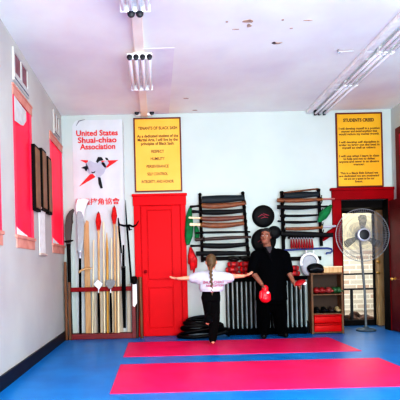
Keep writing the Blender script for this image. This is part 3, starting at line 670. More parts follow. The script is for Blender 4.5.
# hanging red-tasselled darts and blue hook cane
yk = YB-.08
k = MB(); p, q = at(289, 237.6, yk), at(314, 237.4, yk); k.bbox(p.x, q.x, yk-.015, YB, p.z-.015, p.z+.015, .004)
tag(k.build('hanging_rail', dark_m), 'short dark rail from which the row of red tasselled darts hangs', 'rail')
for i in range(9):
    px = 291+i*2.6; p = at(px, 238.2, yk-.03)
    t = thing('throwing_dart', ['leftmost red-tasselled dart hanging in the row below the right rack', 'second dart from left', 'third dart from left', 'fourth dart from left', 'middle dart', 'fourth dart from right', 'third dart from right', 'second dart from right', 'rightmost red-tasselled dart hanging in the row below the right rack'][i] + ('' if i in (0, 8) else ' in the row of red tasselled darts'), 'dart', p, 'red darts under the right rack')
    MB().ell(p+V((0, 0, .0)), (.014, .014, .014), u=8, v=6).build('silver_ring', silver_m, t, smooth=True)
    q = at(px+.8, 248.6, yk-.03); k = MB(); k.sweep([p-V((0, 0, .01)), p.lerp(q, .4), p.lerp(q, .85), q], [.007, .014, .02, .008]); k.build('tassel', mat('dark_red_tassel', (160, 18, 30), .8, rgb2=(110, 8, 16), scale=30), t, smooth=True)
k = MB(); yb2 = YB-.09
pts = [at(284, 250.2, yb2), at(300, 249.4, yb2), at(318, 248.4, yb2), at(328, 248.2, yb2), at(331.6, 249, yb2), at(332.2, 251, yb2), at(330.6, 252.8, yb2), at(326.8, 252.9, yb2), at(326.3, 254.4, yb2)]
k.sweep(pts, [.014]*9); tag(k.build('hook_cane', blue_m, smooth=True), 'dark blue cane with hooked right end held level below the right rack', 'cane')
# round black pads on the wall
emb_m = mat('red_thread', (150, 40, 60), .6)
for i, (px, py, r, lb) in enumerate(((263, 216.4, 11.2, 'round black wall pad hanging high between the two sword racks'), (263.4, 241, 12.4, 'round black wall pad partly hidden behind the adult'), (272.6, 233, 6.6, 'small black pad hanging just right of the adult\'s head'))):
    c = at(px, py, YB)+V((0, .004, 0)); R = r*PX; yo = -.078 if i == 2 else .004
    t = thing('target_pad', lb, 'pad', (c.x, YB, c.z-R), 'round black pads on the wall')
    MB().lathe((c.x, YB+yo, c.z), (0, -1, 0), [(R*.9, 0), (R, .02), (R*.97, .05), (R*.8, .07), (R*.3, .078), (.01, .08)], 40).build('cushion', black_m, t, smooth=True)
    if i < 2:
        k = MB(); yq = YB-.0795
        for (u0, v0, u1, v1, u2, v2) in ((-.55, -.1, -.2, .12, .1, -.02), (-.3, -.22, .05, -.1, .35, -.18), (-.1, .2, .2, .1, .45, .02)):
            k.sweep([V((c.x+u0*R, yq, c.z+v0*R)), V((c.x+u1*R, yq, c.z+v1*R)), V((c.x+u2*R, yq, c.z+v2*R))], [.004, .009, .004], .004)
        k.build('stitched_emblem', emb_m, t, smooth=True)
# green sash and red bundles
def cloth_blob(name, label, cat, pts, radii, flat, m, Y, vox=.012):
    k = MB()
    P = [at(x, y, Y) for x, y in pts]
    k.sweep(P, [r*PX for r in radii], [max(.02, r*PX*flat) for r in radii], up=V((0, 1, 0)), seg=12)
    for j in range(3):
        o_ = (j-1)*.5; k.sweep([p+V((o_*radii[i]*PX, -flat*radii[i]*PX*.8, 0)) for i, p in enumerate(P)], [max(.01, r*PX*.22) for r in radii])
    return tag(k.build(name, m, voxel=vox, sm=3), label, cat)
cloth_blob('green_sash', 'green sash draped over the left end of the left sword rack', 'sash', [(190.5, 207.5), (189.2, 216), (189.4, 226), (188.6, 236), (187.6, 245)], [1.6, 3.4, 4.6, 4.4, 1.8], .3, green_m, YB-.07)
cloth_blob('green_sash', 'green sash hanging in loops close beside the left sword rack post', 'sash', [(195.6, 226), (197, 231), (197.2, 236), (195.8, 241)], [1.6, 2.6, 2.6, 1.4], .4, green_m, YB-.07)
cloth_blob('green_sash', 'green sash slung aslant over the right sword rack', 'sash', [(331.4, 205), (327.5, 210.5), (323, 215.5), (318.4, 222)], [1.4, 4, 5, 1.6], .3, green_m, YB-.185)
cloth_blob('red_sash', 'dark red cloth hanging aslant beside the doorway frame under the right rack', 'sash', [(335, 229), (331, 232.5), (326, 236.5), (322, 240.5)], [2.2, 3.2, 3.2, 1.6], .3, dred_m, YB-.05)
k = MB()
for (xs_, ys_, xe, ye, rm) in ((190, 247, 188.4, 264, 2.0), (190.6, 247, 191, 271, 2.6), (191.4, 248, 194, 273.5, 2.6), (192.4, 250, 196.6, 268, 2.2), (191, 250, 193, 262, 3.4), (190.5, 256, 195.5, 264, 2.4)):
    p, q = at(xs_, ys_, YB-.08), at(xe, ye, YB-.08-.02*random.random()); m_ = p.lerp(q, .55)+V((.01, -.015, 0))
    k.sweep([p, p.lerp(m_, .5), m_, q], [.012, rm*PX*.6, rm*PX, .01], [.012, .04, .05, .01])
tag(k.build('red_sash', mat('red_silk', (224, 12, 28), .55, scale=10, rgb2=(160, 4, 14), bump=.2), voxel=.01, sm=2), 'bright red cloth bundle hanging by the closed door under the left rack', 'sash')
pad_red = mat('red_foam_pad', (206, 14, 26), .45, scale=8, rgb2=(150, 6, 16), bump=.05)
def pad(label, px, w, z, h_, m, grp, kind='strike_pad'):
    c = at(px, 270, YB-.1); t = thing(kind, label, 'pad', (c.x, YB-.1, z), grp); hw = w*PX/2
    k = MB(); k.bbox(c.x-hw, c.x+hw, YB-.165, YB-.03, z, z+h_, .028); k.build('cushion', m, t, smooth=True)
    for sx in (-.5, .45):
        k = MB(); k.bbox(c.x+hw*sx-.018, c.x+hw*sx+.018, YB-.172, YB-.02, z-.0+.012, z+h_+.004, .004); k.build('strap', mat('dark_strap', (120, 8, 18), .7), t)
    return t
zrt = at(265, 280.5, YB-.16).z+.056
hgt = .078
for si, (px, dxs, nm) in enumerate(((233, (0, -1, .6), 'left stack on the radiator'), (246, (.4, 0, -.5), 'stack on the radiator behind the child\'s right hand'), (292.5, (.3, -.4), 'stack on the radiator right of the adult'))):
    for i, dx in enumerate(dxs):
        pad('red foam pad, %s of the %s' % (('lowest', 'middle', 'topmost')[i] if len(dxs) == 3 else ('lower', 'upper')[i], nm), px+dx, 13.2-.6*i, zrt+i*(hgt+.002), hgt, pad_red, 'red pads stacked on the radiator')
    z = zrt+len(dxs)*(hgt+.002); c = at(px, 256, YB-.1)
    if si < 2:
        t = thing('dark_pad', 'dark rounded pad on top of the '+nm.replace(' on the radiator',''), 'pad', (c.x, YB-.1, z)); k = MB(); k.ell((c.x, YB-.1, z+.045), (.085, .06, .045)); k.ell((c.x+.05, YB-.1, z+.038), (.05, .055, .038)); k.build('cushion', mat('dark_olive_pad', (34, 30, 24), .6), t, voxel=.012, sm=3)
        MB().sweep([(c.x-.07, YB-.162, z+.03), (c.x, YB-.168, z+.055), (c.x+.08, YB-.158, z+.03)], .008).build('strap', blackc_m, t, smooth=True)
# pale round guard
t = thing('chest_guard', 'pale grey round-topped guard with white rim between radiator and bookcase', 'guard', at(309, 290, YB-.06))
k = MB(); c = at(309, 266, YB-.105)
rows = [(-9.5, 3), (-8.5, 6), (-5, 8), (-1, 8.8), (4, 8.8), (8, 7), (11.5, 4), (13, 1)]
k.sweep([at(309.5-.06*dy, 266-dy, YB-.105) for dy, w in rows], [w*PX for dy, w in rows], [.03, .045, .05, .055, .055, .05, .035, .02], seg=20); k.build('shell', pad_m, t, smooth=True)
k = MB(); pts = []
for a in range(13):
    an = math.radians(200-220*a/12); pts.append(at(309.6+8.6*math.cos(an), 262.5-8.8*math.sin(an), YB-.16))
k.sweep(pts, [.022]*13); k.build('rim', white_m, t, smooth=True)
for px in (306.2, 313.6):
    k = MB(); k.sweep([at(px, 250.4, YB-.1), at(px+.2, 255, YB-.14)], .012); k.build('strap', white_m, t, smooth=True)
# ================================================================ RADIATOR
rx0, rx1 = at(226.5, 300, YB-.1).x, at(306, 300, YB-.1).x
rt = thing('radiator', 'long grey column radiator along the back wall behind the two people', 'radiator', ((rx0+rx1)/2, YB-.1, 0))
zt3 = at(265, 280.5, YB-.16).z
n = 18
MB().box(rx0, rx1, YB-.05, YB-.015, .12, zt3).build('gap_shade_plate', dark_m, rt)  # dark sheet added so the gaps between columns look shaded
MB().bbox(rx0-.02, rx1+.01, YB-.17, YB-.01, zt3, zt3+.055, .01).build('top_cover', blackc_m, rt)
MB().bbox(rx0, rx1, YB-.14, YB-.02, .0, .12, .01).build('base_shadow_block', blackc_m, rt)  # black block stands for the shadow at the radiator's foot
for i in range(n):
    x = rx0+.02+(rx1-rx0-.04)*i/(n-1); k = MB(); w = .0115
    k.bbox(x-w, x+w, YB-.165, YB-.055, .1, zt3-.01, .012); k.build('column', rad_m, rt, smooth=True)
k = MB(); xv = rx1+.03; k.sweep([(xv, YB-.1, .0), (xv, YB-.1, .16), (xv-.05, YB-.1, .2)], .018); k.build('pipe', dark_m, rt, smooth=True)
# ================================================================ BOOKCASE
YC = YB-.22
x0, x1 = at(311.4, 300, YC).x, at(343.4, 300, YC).x; zt4 = at(327, 274.5, YC).z
bc = thing('bookcase', 'small open wooden bookcase standing left of the doorway', 'bookcase', ((x0+x1)/2, (YC+YB)/2, 0))
for x in (x0, x1-.03): MB().box(x, x+.03, YC, YB-.05, 0, zt4).build('side_panel', case_m, bc)
MB().box(x0, x1, YB-.055, YB-.045, 0, zt4).build('back_panel', caseback_m, bc)
MB().bbox(x0-.005, x1+.005, YC-.01, YB-.045, zt4, zt4+.025, .004).build('top', case_m, bc)
zsh = [.03, at(327, 313.2, YC).z, at(327, 294, YC).z]
for z in zsh: MB().bbox(x0+.03, x1-.03, YC+.002, YB-.055, z-.02, z, .003).build('shelf', case_m, bc)
for i in range(2):
    z = .031+i*.132; bxm = thing('storage_box', ['bright red storage box at the bottom of the bookcase', 'bright red storage box stacked on the other in the bookcase'][i], 'box', ((x0+x1)/2, YC+.05, z), 'red boxes in the bookcase')
    MB().bbox(x0+.035, x1-.035, YC-.015, YB-.06, z, z+.1, .012).build('bin', redbox_m, bxm, smooth=True)
    MB().bbox(x0+.032, x1-.032, YC-.025, YB-.058, z+.1, z+.128, .008).build('lid', mat('red_lid', (168, 4, 10), .5, spec=.2), bxm, smooth=True)
gm = mat('green_vinyl', (40, 84, 46), .5); dkr = mat('dark_red_vinyl', (140, 24, 26), .5)
def smallglove(label, px, s, z, m, grp, tl):
    p = at(px, 285, YC+.08); c = at(px, 285, YC+.08)
    t = thing('training_glove', label, 'glove', (c.x, YC+.08, z), grp); k = MB(); R = M.Rotation(tl, 3, 'Z')
    def q(x, y, zz): return V((c.x, YC+.08, z)) + R @ V((x*s, y*s, zz*s))
    k.ell(q(0, -.02, .062), (.06*s, .075*s, .06*s), R); k.capsule(q(.055, -.03, .045), q(.06, -.07, .05), .026*s, .022*s); k.build('padding', m, t, voxel=.01, sm=3)
    k = MB(); k.capsule(q(0, .03, .05), q(0, .06, .05), .042*s, .042*s); k.build('cuff', m, t, smooth=True)
for i, (px, m, lb) in enumerate(((316, dkr, 'dark red glove at left on the upper bookcase shelf'), (321.6, dkr, 'dark red glove second from left on the upper bookcase shelf'), (328, mat('rosy_vinyl', (150, 60, 56), .5), 'rosy glove in the middle of the upper bookcase shelf'), (333.4, gm, 'green glove right of the rosy one on the bookcase shelf'), (338.6, gm, 'green glove at the right end of the bookcase shelf'))):
    smallglove(lb, px, .86, zsh[2], m, 'gloves on the upper bookcase shelf', random.uniform(-.4, .4))
for i, (px, m, lb) in enumerate(((317, black_m, 'black shoe at left on the lower bookcase shelf'), (324, black_m, 'black shoe beside the leftmost on the lower bookcase shelf'), (331, mat('dark_brown_leather', (56, 40, 34), .5), 'dark brown shoe on the lower bookcase shelf'), (337.6, mat('pale_tan_shoe', (170, 150, 110), .6), 'pale tan shoe at the right end of lower shelf'))):
    c = at(px, 310, YC+.09); z = zsh[1]; t = thing('shoe', lb, 'shoe', (c.x, YC+.09, z), 'shoes on the lower shelf')
    k = MB(); k.bbox(c.x-.045, c.x+.045, YC+.015, YC+.155, z, z+.018, .008); k.build('sole', dark_m, t, smooth=True)
    k = MB(); k.ell((c.x, YC+.06, z+.036), (.042, .045, .028)); k.ell((c.x, YC+.115, z+.05), (.04, .04, .045)); k.build('upper', m, t, voxel=.008, sm=3)
# on top: black helmet and wooden box
c = at(314.6, 267.5, YC+.06); zt5 = zt4+.025
t = thing('sparring_helmet', 'black padded helmet on top of the bookcase', 'helmet', (c.x, YC+.03, zt5))
k = MB(); k.ell((c.x, YC+.03, zt5+.075), (.128, .075, .075)); k.ell((c.x-.06, YC+.01, zt5+.045), (.06, .06, .044)); k.ell((c.x+.065, YC+.01, zt5+.045), (.06, .06, .044)); k.build('padding', black_m, t, voxel=.012, sm=3)
k = MB(); k.sweep([(c.x-.1, YC-.045, zt5+.05), (c.x, YC-.06, zt5+.075), (c.x+.1, YC-.045, zt5+.05)], .012); k.build('brow_band', mat('charcoal_band', (50, 50, 54), .5), t, smooth=True)
a0, a1 = at(323.6, 271, YC+.03).x, at(342, 271, YC+.03).x
t = thing('wooden_box', 'low tan wooden box on top of the bookcase beside the helmet', 'box', ((a0+a1)/2, YC+.09, zt5))
MB().bbox(a0, a1, YC+.02, YB-.06, zt5, zt5+.08, .005).build('case', tan_m, t)
MB().bbox(a0-.004, a1+.004, YC+.012, YB-.056, zt5+.08, zt5+.098, .004).build('lid', ltan_m, t)
# ================================================================ COILED ROPE on the floor
k = MB(); pts = []; cxr = at(203, 330, YB-.28).x; yr = YB-.3
tot = 5.6; N = 190
for i in range(N):
    t_ = i/(N-1); an = t_*tot*2*math.pi; lay = t_*tot
    rad = .385-.034*lay+.03*math.sin(an*.37); 
    pts.append(V((cxr+.03*math.sin(lay*2)+rad*1.0*math.cos(an), yr+.0+rad*.36*math.sin(an), .03+.046*lay+.035*math.sin(an*1.0+lay*1.3))))
for p in pts: p.z = max(p.z, .03)
k.sweep(pts, [.027]*N, up=V((0, 0, 1)), seg=8); tag(k.build('coiled_rope', mat('black_rubber', (9, 9, 11), .42, var=.1, spec=.2), smooth=True), 'heap of thick black coiled rope on the floor beside the red door', 'rope')
# ================================================================ FAN
YF = YB+.0
fc = at(362.4, 235, YB-.2); fx = at(366, 329, YF).x
fn = thing('pedestal_fan', 'large grey pedestal fan with round wire cage in front of the doorway', 'fan', (fx, YF, 0))
ax = V((-.06, -1, .02)).normalized()
Rf = 26.4*(YB-.2)/F
MB().lathe((fx, YF, 0), (0, 0, 1), [(.14, 0), (.15, .012), (.13, .03), (.05, .045), (.03, .07)], 28).build('base', mat('fan_base_grey', (82, 100, 112), .5), fn, smooth=True)
pt = V((fc.x+.012, fc.y+.13, fc.z-.01))
MB().sweep([(fx, YF, .04), (fx-.01, YF-.01, .6), (pt.x, pt.y, pt.z)], [.021, .02, .018]).build('pole', mat('fan_pole_grey', (112, 118, 120), .45, metal=.3), fn, smooth=True)
MB().lathe(fc-ax*.02, -ax, [(.06, 0), (.075, .03), (.075, .1), (.05, .14)], 20).build('motor', dsteel_m, fn, smooth=True)
k = MB()
for sgn, dep in ((1, .07), (-1, .06)):
    for rr in (.32, .52, .72, .88):
        k.torus(fc+ax*(sgn*dep*(1-rr*rr)), ax, Rf*rr, .0022, 48, 4)
    u = ax.cross(V((0, 0, 1))).normalized(); w_ = u.cross(ax)
    for j in range(84):
        an = 2*math.pi*j/84; dd = u*math.cos(an)+w_*math.sin(an)
        k.sweep([fc+dd*(Rf*.2)+ax*(sgn*dep*.96), fc+dd*(Rf*.6)+ax*(sgn*dep*.64), fc+dd*Rf], .0021, seg=4)
k.build('cage', wire_m, fn, smooth=True)
MB().torus(fc, ax, Rf, .006, 56, 6).build('rim', steel_m, fn, smooth=True)
for j in range(3):
    an = math.radians(95+120*j); dd = u*math.cos(an)+w_*math.sin(an); ee = -u*math.sin(an)+w_*math.cos(an)
    P = [(.08, -.02), (.16, -.05), (.27, -.075), (.31, -.04), (.3, .03), (.22, .05), (.12, .025)]
    k = MB(); k.prism([fc+dd*a_+ee*b_+ax*(b_*.35) for a_, b_ in P], ax*.003); k.build('blade', blade_m, fn)
MB().lathe(fc+ax*.05, ax, [(.1, 0), (.1, .02), (.092, .03), (.07, .032)], 28).build('hub_ring', silver_m, fn, smooth=True)
MB().lathe(fc+ax*.06, ax, [(.076, 0), (.076, .022), (.06, .028), (.01, .03)], 28).build('badge', base_m, fn, smooth=True)
# ================================================================ PEOPLE
def hand(k, wrist, d, nrm, thumb, s=1.0, curl=.35, spread=.12):
    """palm + four unequal bent fingers + thumb leaving the side of the palm"""
    w = V(wrist); d = V(d).normalized(); n = V(nrm); n = (n-d*n.dot(d)).normalized(); t = V(thumb); t = (t-d*t.dot(d)-n*t.dot(n)).normalized()
    pl = .085*s
    for j, o_ in enumerate((.03, .01, -.01, -.03)):
        k.capsule(w+t*(o_*.6*s), w+d*pl+t*(o_*s), .013*s, .0115*s)
    for j, (o_, L) in enumerate(((.031, .066), (.0105, .076), (-.0105, .07), (-.031, .054))):
        p = w+d*pl+t*(o_*s); a = 0; L *= s; dirn = (d+t*(spread*o_/.03)).normalized()
        r = .0088*s
        for f_, seg in ((.45, .5), (.3, 1.0), (.25, 1.2)):
            a += curl*seg; v = dirn*math.cos(a)+n*math.sin(a); q = p+v*(L*f_); k.capsule(p, q, r, r*.92); p = q; r *= .92
    p = w+d*(.02*s)+t*(.026*s); q = p+(d*.5+t*.75+n*.35).normalized()*(.042*s); k.capsule(p, q, .013*s, .0105*s)
    q2 = q+(d*.9+t*.25+n*.4).normalized()*(.034*s); k.capsule(q, q2, .0105*s, .009*s)
def head(k, c, s, R, chinw=1.0):
    """c = head centre; faces local -Y, R rotates. height .235*s"""
    hh = .1175*s
    prof = [(-1.0, .026, .03, -.055), (-.93, .04, .045, -.05), (-.78, .052, .066, -.035), (-.55, .062, .084, -.016), (-.3, .069, .094, -.004), (0, .074, .1, .004), (.25, .0765, .103, .006), (.5, .074, .1, .008), (.72, .064, .088, .008), (.88, .046, .064, .008), (.97, .024, .034, .008), (1.0, .008, .01, .008)]
    k.loft([(c+V((0, y*s, z*hh)), rx*s, ry*s) for z, rx, ry, y in prof], seg=24, rot=R, org=c)
    def q(x, y, z): return c+R @ V((x*s, y*s, z*s))
    k.capsule(q(0, -.094, .012), q(0, -.116, -.03), .009*s, .0135*s); k.capsule(q(-.011, -.104, -.033), q(.011, -.104, -.033), .009*s, .009*s)
    for sx in (-1, 1):
        k.capsule(q(sx*.014, -.093, .03), q(sx*.045, -.082, .03), .009*s, .008*s)
        k.ell(q(sx*.077, .005, -.005), (.011*s, .02*s, .03*s), R); k.ell(q(sx*.045, -.07, -.03), (.02*s, .02*s, .02*s), R)
    k.capsule(q(-.018, -.094, -.06), q(.018, -.094, -.06), .0085*s, .0085*s); k.ell(q(0, -.086, -.095), (.022*s, .018*s, .016*s), R)
def face_parts(par, c, s, R, brow=hairb_m):
    def q(x, y, z): return c+R @ V((x*s, y*s, z*s))
    for sx in (-1, 1):
        MB().ell(q(sx*.032, -.09, .008), (.013*s, .008*s, .0075*s), R).build('eye', white_m, par, smooth=True)
        MB().ell(q(sx*.032, -.0965, .008), (.006*s, .004*s, .006*s), R).build('iris', eye_m, par, smooth=True)
        MB().sweep([q(sx*.014, -.1, .03), q(sx*.034, -.0985, .036), q(sx*.052, -.088, .03)], [.004*s, .005*s, .003*s]).build('eyebrow', brow, par, smooth=True)
    MB().sweep([q(-.024, -.097, -.059), q(0, -.1035, -.057), q(.024, -.097, -.059)], [.003*s, .0065*s, .003*s]).build('mouth', lip_m, par, smooth=True)
# ------------------------------------------------ adult in black
YM = 7.30
foot = atZ(265, 337.6, 0); YM = min(max(foot.y, 7.0), 7.32)
def mp(px, py, dy=0): return at(px, py, YM+dy)
root = thing('person', 'adult in black short-sleeved uniform facing the camera, holding a red glove', 'person', (mp(272, 330).x, YM, 0))
S = YM/F
Rh = M.Rotation(-.42, 3, 'Z') @ M.Rotation(.05, 3, 'X') @ M.Rotation(.06, 3, 'Y')
hc = mp(265.9, 236.2, 0); hs = 15.4*S/.235
k = MB(); head(k, hc, hs, Rh)
neck0 = mp(267.6, 249, .03); k.capsule(mp(266.6, 242, .02), neck0, .055, .06)
# torso skin under clothes and limbs
k.loft([(mp(271, 296, .0), .15, .11), (mp(271, 280, .0), .15, .11), (mp(270.5, 265, .0), .16, .11), (mp(270, 256, .01), .17, .1), (mp(269.5, 250.5, .02), .12, .08), (mp(269, 248, .02), .07, .06)], seg=20)
shR, elR, wrR = mp(256.5, 256.5, .02), mp(252.4, 272, -.02), mp(261.6, 284, -.16)
shL, elL, wrL = mp(284, 256.5, .02), mp(288, 271, .0), mp(293.4, 281.8, -.12)
k.chain([mp(262, 252.5, .02), shR, elR, wrR], [.06, .058, .046, .03]); k.chain([mp(278, 252.5, .02), shL, elL, wrL], [.06, .058, .046, .03])
hipR, knR, anR = mp(265, 294, 0), mp(263.6, 314, -.03), V((mp(264, 334).x, YM, .09))
hipL, knL, anL = mp(277, 294, 0), mp(280, 314, .02), V((mp(282.5, 333).x, YM+.1, .09))
for a_, b_, c_, sg in ((hipR, knR, anR, -1), (hipL, knL, anL, 1)):
    k.chain([a_, b_, c_], [.085, .06, .042])
    k.capsule(c_+V((0, .02, -.045)), c_+V((sg*.03, -.14, -.06)), .038, .028)
hand(k, wrR, mp(263.8, 290.5, -.17)-wrR, V((1, -.1, .1)), V((.3, -1, .2)), 1.0, curl=.62)
hand(k, wrL, mp(297.4, 284.2, -.15)-wrL, V((-.1, .2, -1)), V((-.2, -1, .1)), 1.0, curl=.5)
body = k.build('body', skin2_m, root, voxel=.0045, sm=3)
face_parts(body, hc, hs, Rh)
# hair: cap pulled back
k = MB()
def hq(x, y, z): return hc+Rh @ V((x*hs, y*hs, z*hs))
k.ell(hq(0, .022, .04), (.084*hs, .096*hs, .09*hs), Rh); k.ell(hq(0, .05, .0), (.078*hs, .075*hs, .085*hs), Rh)
k.capsule(hq(-.068, -.03, .06), hq(-.079, .01, -.02), .016*hs, .014*hs); k.capsule(hq(.068, -.03, .06), hq(.079, .01, -.02), .016*hs, .014*hs)
k.capsule(hq(-.05, -.062, .09), hq(.05, -.062, .09), .022*hs, .022*hs)
k.build('hair', hairb_m, root, voxel=.006, sm=3)
# uniform jacket
k = MB()
k.loft([(mp(271.5, 300, .0), .235, .165), (mp(271.2, 290, .0), .225, .16), (mp(271, 279, .0), .22, .155), (mp(270.6, 268, .0), .225, .15), (mp(270, 259, .01), .225, .14), (mp(269.4, 253.5, .015), .185, .115), (mp(269, 250, .02), .125, .09), (mp(268.4, 247.6, .025), .082, .078)], seg=28)
k.chain([mp(262, 254, .02), shR, shR.lerp(elR, .92)], [.085, .092, .082]); k.chain([mp(278, 254, .02), shL, shL.lerp(elL, .92)], [.085, .092, .082])
k.build('uniform_jacket', blackc_m, root, voxel=.008, sm=4)
# neckline: grey undershirt wedge and lapels
def chest(px, py, d_): return mp(px, py, d_)
k = MB(); k.prism([chest(266, 247.4, -.07), chest(272.2, 246.6, -.07), chest(271.2, 250.5, -.12), chest(269.9, 253.4, -.142), chest(267.8, 250.6, -.12)], (0, .05, .01)); k.build('undershirt', gee_m, root)
lap = mat('black_lapel', (12, 13, 17), .9, spec=.15)
k = MB(); k.sweep([chest(264, 247, -.05), chest(267, 252, -.125), chest(269.8, 256.4, -.15), chest(272, 262, -.155)], [.012, .016, .016, .01], .008); k.sweep([chest(273.6, 246.4, -.05), chest(272, 251.6, -.125), chest(269.8, 256.4, -.148)], [.012, .016, .014], .008); k.build('lapel', lap, root, smooth=True)
k = MB(); c0 = mp(271.2, 283.5, 0); k.loft([(c0+V((0, 0, -.025)), .229, .163), (c0+V((0, 0, .025)), .227, .162)], seg=28); k.build('belt', blackc_m, root, smooth=True)
k = MB()
k.loft([(mp(271.4, 304, 0), .21, .15), (mp(271.2, 296, 0), .215, .15), (mp(271.2, 284, 0), .2, .14)], seg=28)
for a_, b_, c_ in ((hipR, knR, anR), (hipL, knL, anL)): k.chain([a_, b_, c_+V((0, 0, .02))], [.12, .108, .088])
k.capsule(mp(271.2, 297, 0), mp(271.4, 306, 0), .13, .1)
k.build('trousers', mat('black_trousers', (7, 8, 11), .95, var=.2, scale=30, bump=.1, spec=.06), root, voxel=.008, sm=4)
for c_, sg in ((anR, -1), (anL, 1)):
    k = MB(); k.capsule(c_+V((0, .03, -.04)), c_+V((sg*.035, -.15, -.052)), .05, .037); k.capsule(c_+V((0, 0, -.02)), c_+V((0, 0, .02)), .05, .05)
    sh = k.build('shoe', black_m, root, voxel=.007, sm=3)
    for v in sh.data.vertices: v.co.z = max(v.co.z, .001)
# held red glove
gc = mp(264.9, 295, -.17)
t = thing('boxing_glove', 'shiny red boxing glove dangling from the adult\'s hand', 'glove', gc-V((0, 0, .12)))
k = MB(); k.ell(gc+V((0, 0, -.015)), (.088, .07, .1)); k.ell(gc+V((.005, -.02, -.05)), (.08, .062, .062)); k.capsule(gc+V((-.055, -.03, .04)), gc+V((-.07, -.06, -.035)), .032, .026)
k.build('padding', mat('shiny_red_vinyl', (240, 30, 52), .3), t, voxel=.008, sm=4)
k = MB(); k.capsule(gc+V((0, 0, .06)), gc+V((.005, 0, .095)), .05, .05); k.build('cuff', mat('shiny_red_cuff', (226, 26, 46), .35), t, smooth=True)
k = MB(); k.ell(gc+V((.03, -.062, .035)), (.022, .012, .016)); k.build('white_mark', white_m, t, smooth=True)
# held focus mitt
mc = mp(300, 282.6, -.17)
t = thing('focus_mitt', 'flat red focus mitt with white edge in the adult\'s other hand', 'mitt', mc-V((0, 0, .04)))
Rm = M.Rotation(-.38, 3, 'Y') @ M.Rotation(.5, 3, 'X')
MB().ell(mc, (.085, .06, .026), Rm).build('pad', mat('mitt_red', (176, 22, 32), .5), t, smooth=True)
MB().ell(mc+V((.055, -.03, -.012)), (.035, .03, .018), Rm).build('white_edge', white_m, t, smooth=True)
# ------------------------------------------------ child in white
fpt = atZ(212.5, 344, Z0); YCh = fpt.y
def cp(px, py, dy=0): return at(px, py, YCh+dy)
root = thing('person', 'child in white T-shirt seen from behind, arms spread, on one leg', 'person', (fpt.x, YCh, Z0))
S2 = YCh/F
Rc = M.Rotation(math.pi-.12, 3, 'Z'); hc = cp(211.2, 262, 0); hs = 15.8*S2/.235
k = MB(); head(k, hc, hs, Rc)
k.capsule(cp(211, 268, .0), cp(211, 273, .01), .043, .045)
k.loft([(cp(211, 297, 0), .1, .075), (cp(211, 288, 0), .1, .07), (cp(211, 279, 0), .115, .07), (cp(211, 274.5, 0), .11, .06), (cp(211, 272, 0), .06, .05)], seg=18)
aL = [cp(202.5, 275.5, 0), cp(190, 278, .0), cp(178.6, 278.6, -.04)]; aR = [cp(219.5, 275.5, 0), cp(232.5, 276.4, 0), cp(244.4, 276, -.04)]
k.chain(aL, [.046, .034, .022]); k.chain(aR, [.046, .034, .022])
hand(k, aL[2], cp(171, 277.6, -.06)-aL[2], V((.0, -.3, .9)), V((0, -.9, .35)), .8, curl=.12, spread=.25)
hand(k, aR[2], cp(251.6, 273, -.06)-aR[2], V((0, -.3, .9)), V((0, -.9, .35)), .8, curl=.16, spread=.25)
stH, stK, stA = cp(214, 297, 0), cp(214.4, 318, .01), V((cp(212.8, 338).x, YCh+.02, .085))
lfH, lfK, lfA = cp(207.8, 297, 0), cp(210.4, 316, .05), cp(208.6, 319.6, -.17)
k.chain([stH, stK, stA], [.06, .045, .03]); k.chain([lfH, lfK, lfA], [.06, .045, .03])
k.capsule(stA+V((0, -.02, -.052)), stA+V((-.004, .1, -.062)), .026, .018)
for j in range(5): k.capsule(stA+V((-.024+.012*j, .1, -.062)), stA+V((-.026+.012*j, .128-.006*abs(j-1.5), -.068)), .0085, .0075)
k.capsule(lfA+V((0, -.0, .0)), lfA+V((-.012, .02, -.05)), .022, .016)
for j in range(5): k.capsule(lfA+V((-.03+.009*j, .02, -.05)), lfA+V((-.034+.009*j, .034, -.07+.004*abs(j-3))), .007, .006)
body = k.build('body', skin_m, root, voxel=.004, sm=3)
for v in body.data.vertices: v.co.z = max(v.co.z, .0005)
face_parts(body, hc, hs, Rc, hairl_m)
k = MB()
def hq(x, y, z): return hc+Rc @ V((x*hs, y*hs, z*hs))
k.ell(hq(0, .018, .034), (.079*hs, .098*hs, .09*hs), Rc); k.ell(hq(0, .045, -.015), (.066*hs, .068*hs, .075*hs), Rc); k.ell(hq(0, .085, .035), (.03*hs, .03*hs, .034*hs), Rc); k.capsule(hq(-.05, -.06, .08), hq(.05, -.06, .08), .022*hs, .022*hs)
k.build('hair', hairl_m, root, voxel=.006, sm=3)
br = [cp(210.6, 266, -.13), cp(210.8, 270.5, -.125), cp(211.2, 277, -.115), cp(211.6, 285, -.115), cp(212, 292, -.11), cp(212.2, 296, -.115)]
k = MB()
for i in range(15):
    t_ = i/14*(len(br)-2); j = int(t_); p = br[j].lerp(br[j+1], t_-j); k.ell(p+V((.008*(-1)**i, 0, 0)), (.02-.0007*i, .017, .022))
k.sweep([br[4], br[5]], [.014, .004]); k.build('braid', hairl_m, root, voxel=.006, sm=1)
MB().torus(br[4], (0, 0, 1), .014, .005, 14, 6).build('hair_tie', mat('pink_band', (220, 120, 150), .6), root, smooth=True)
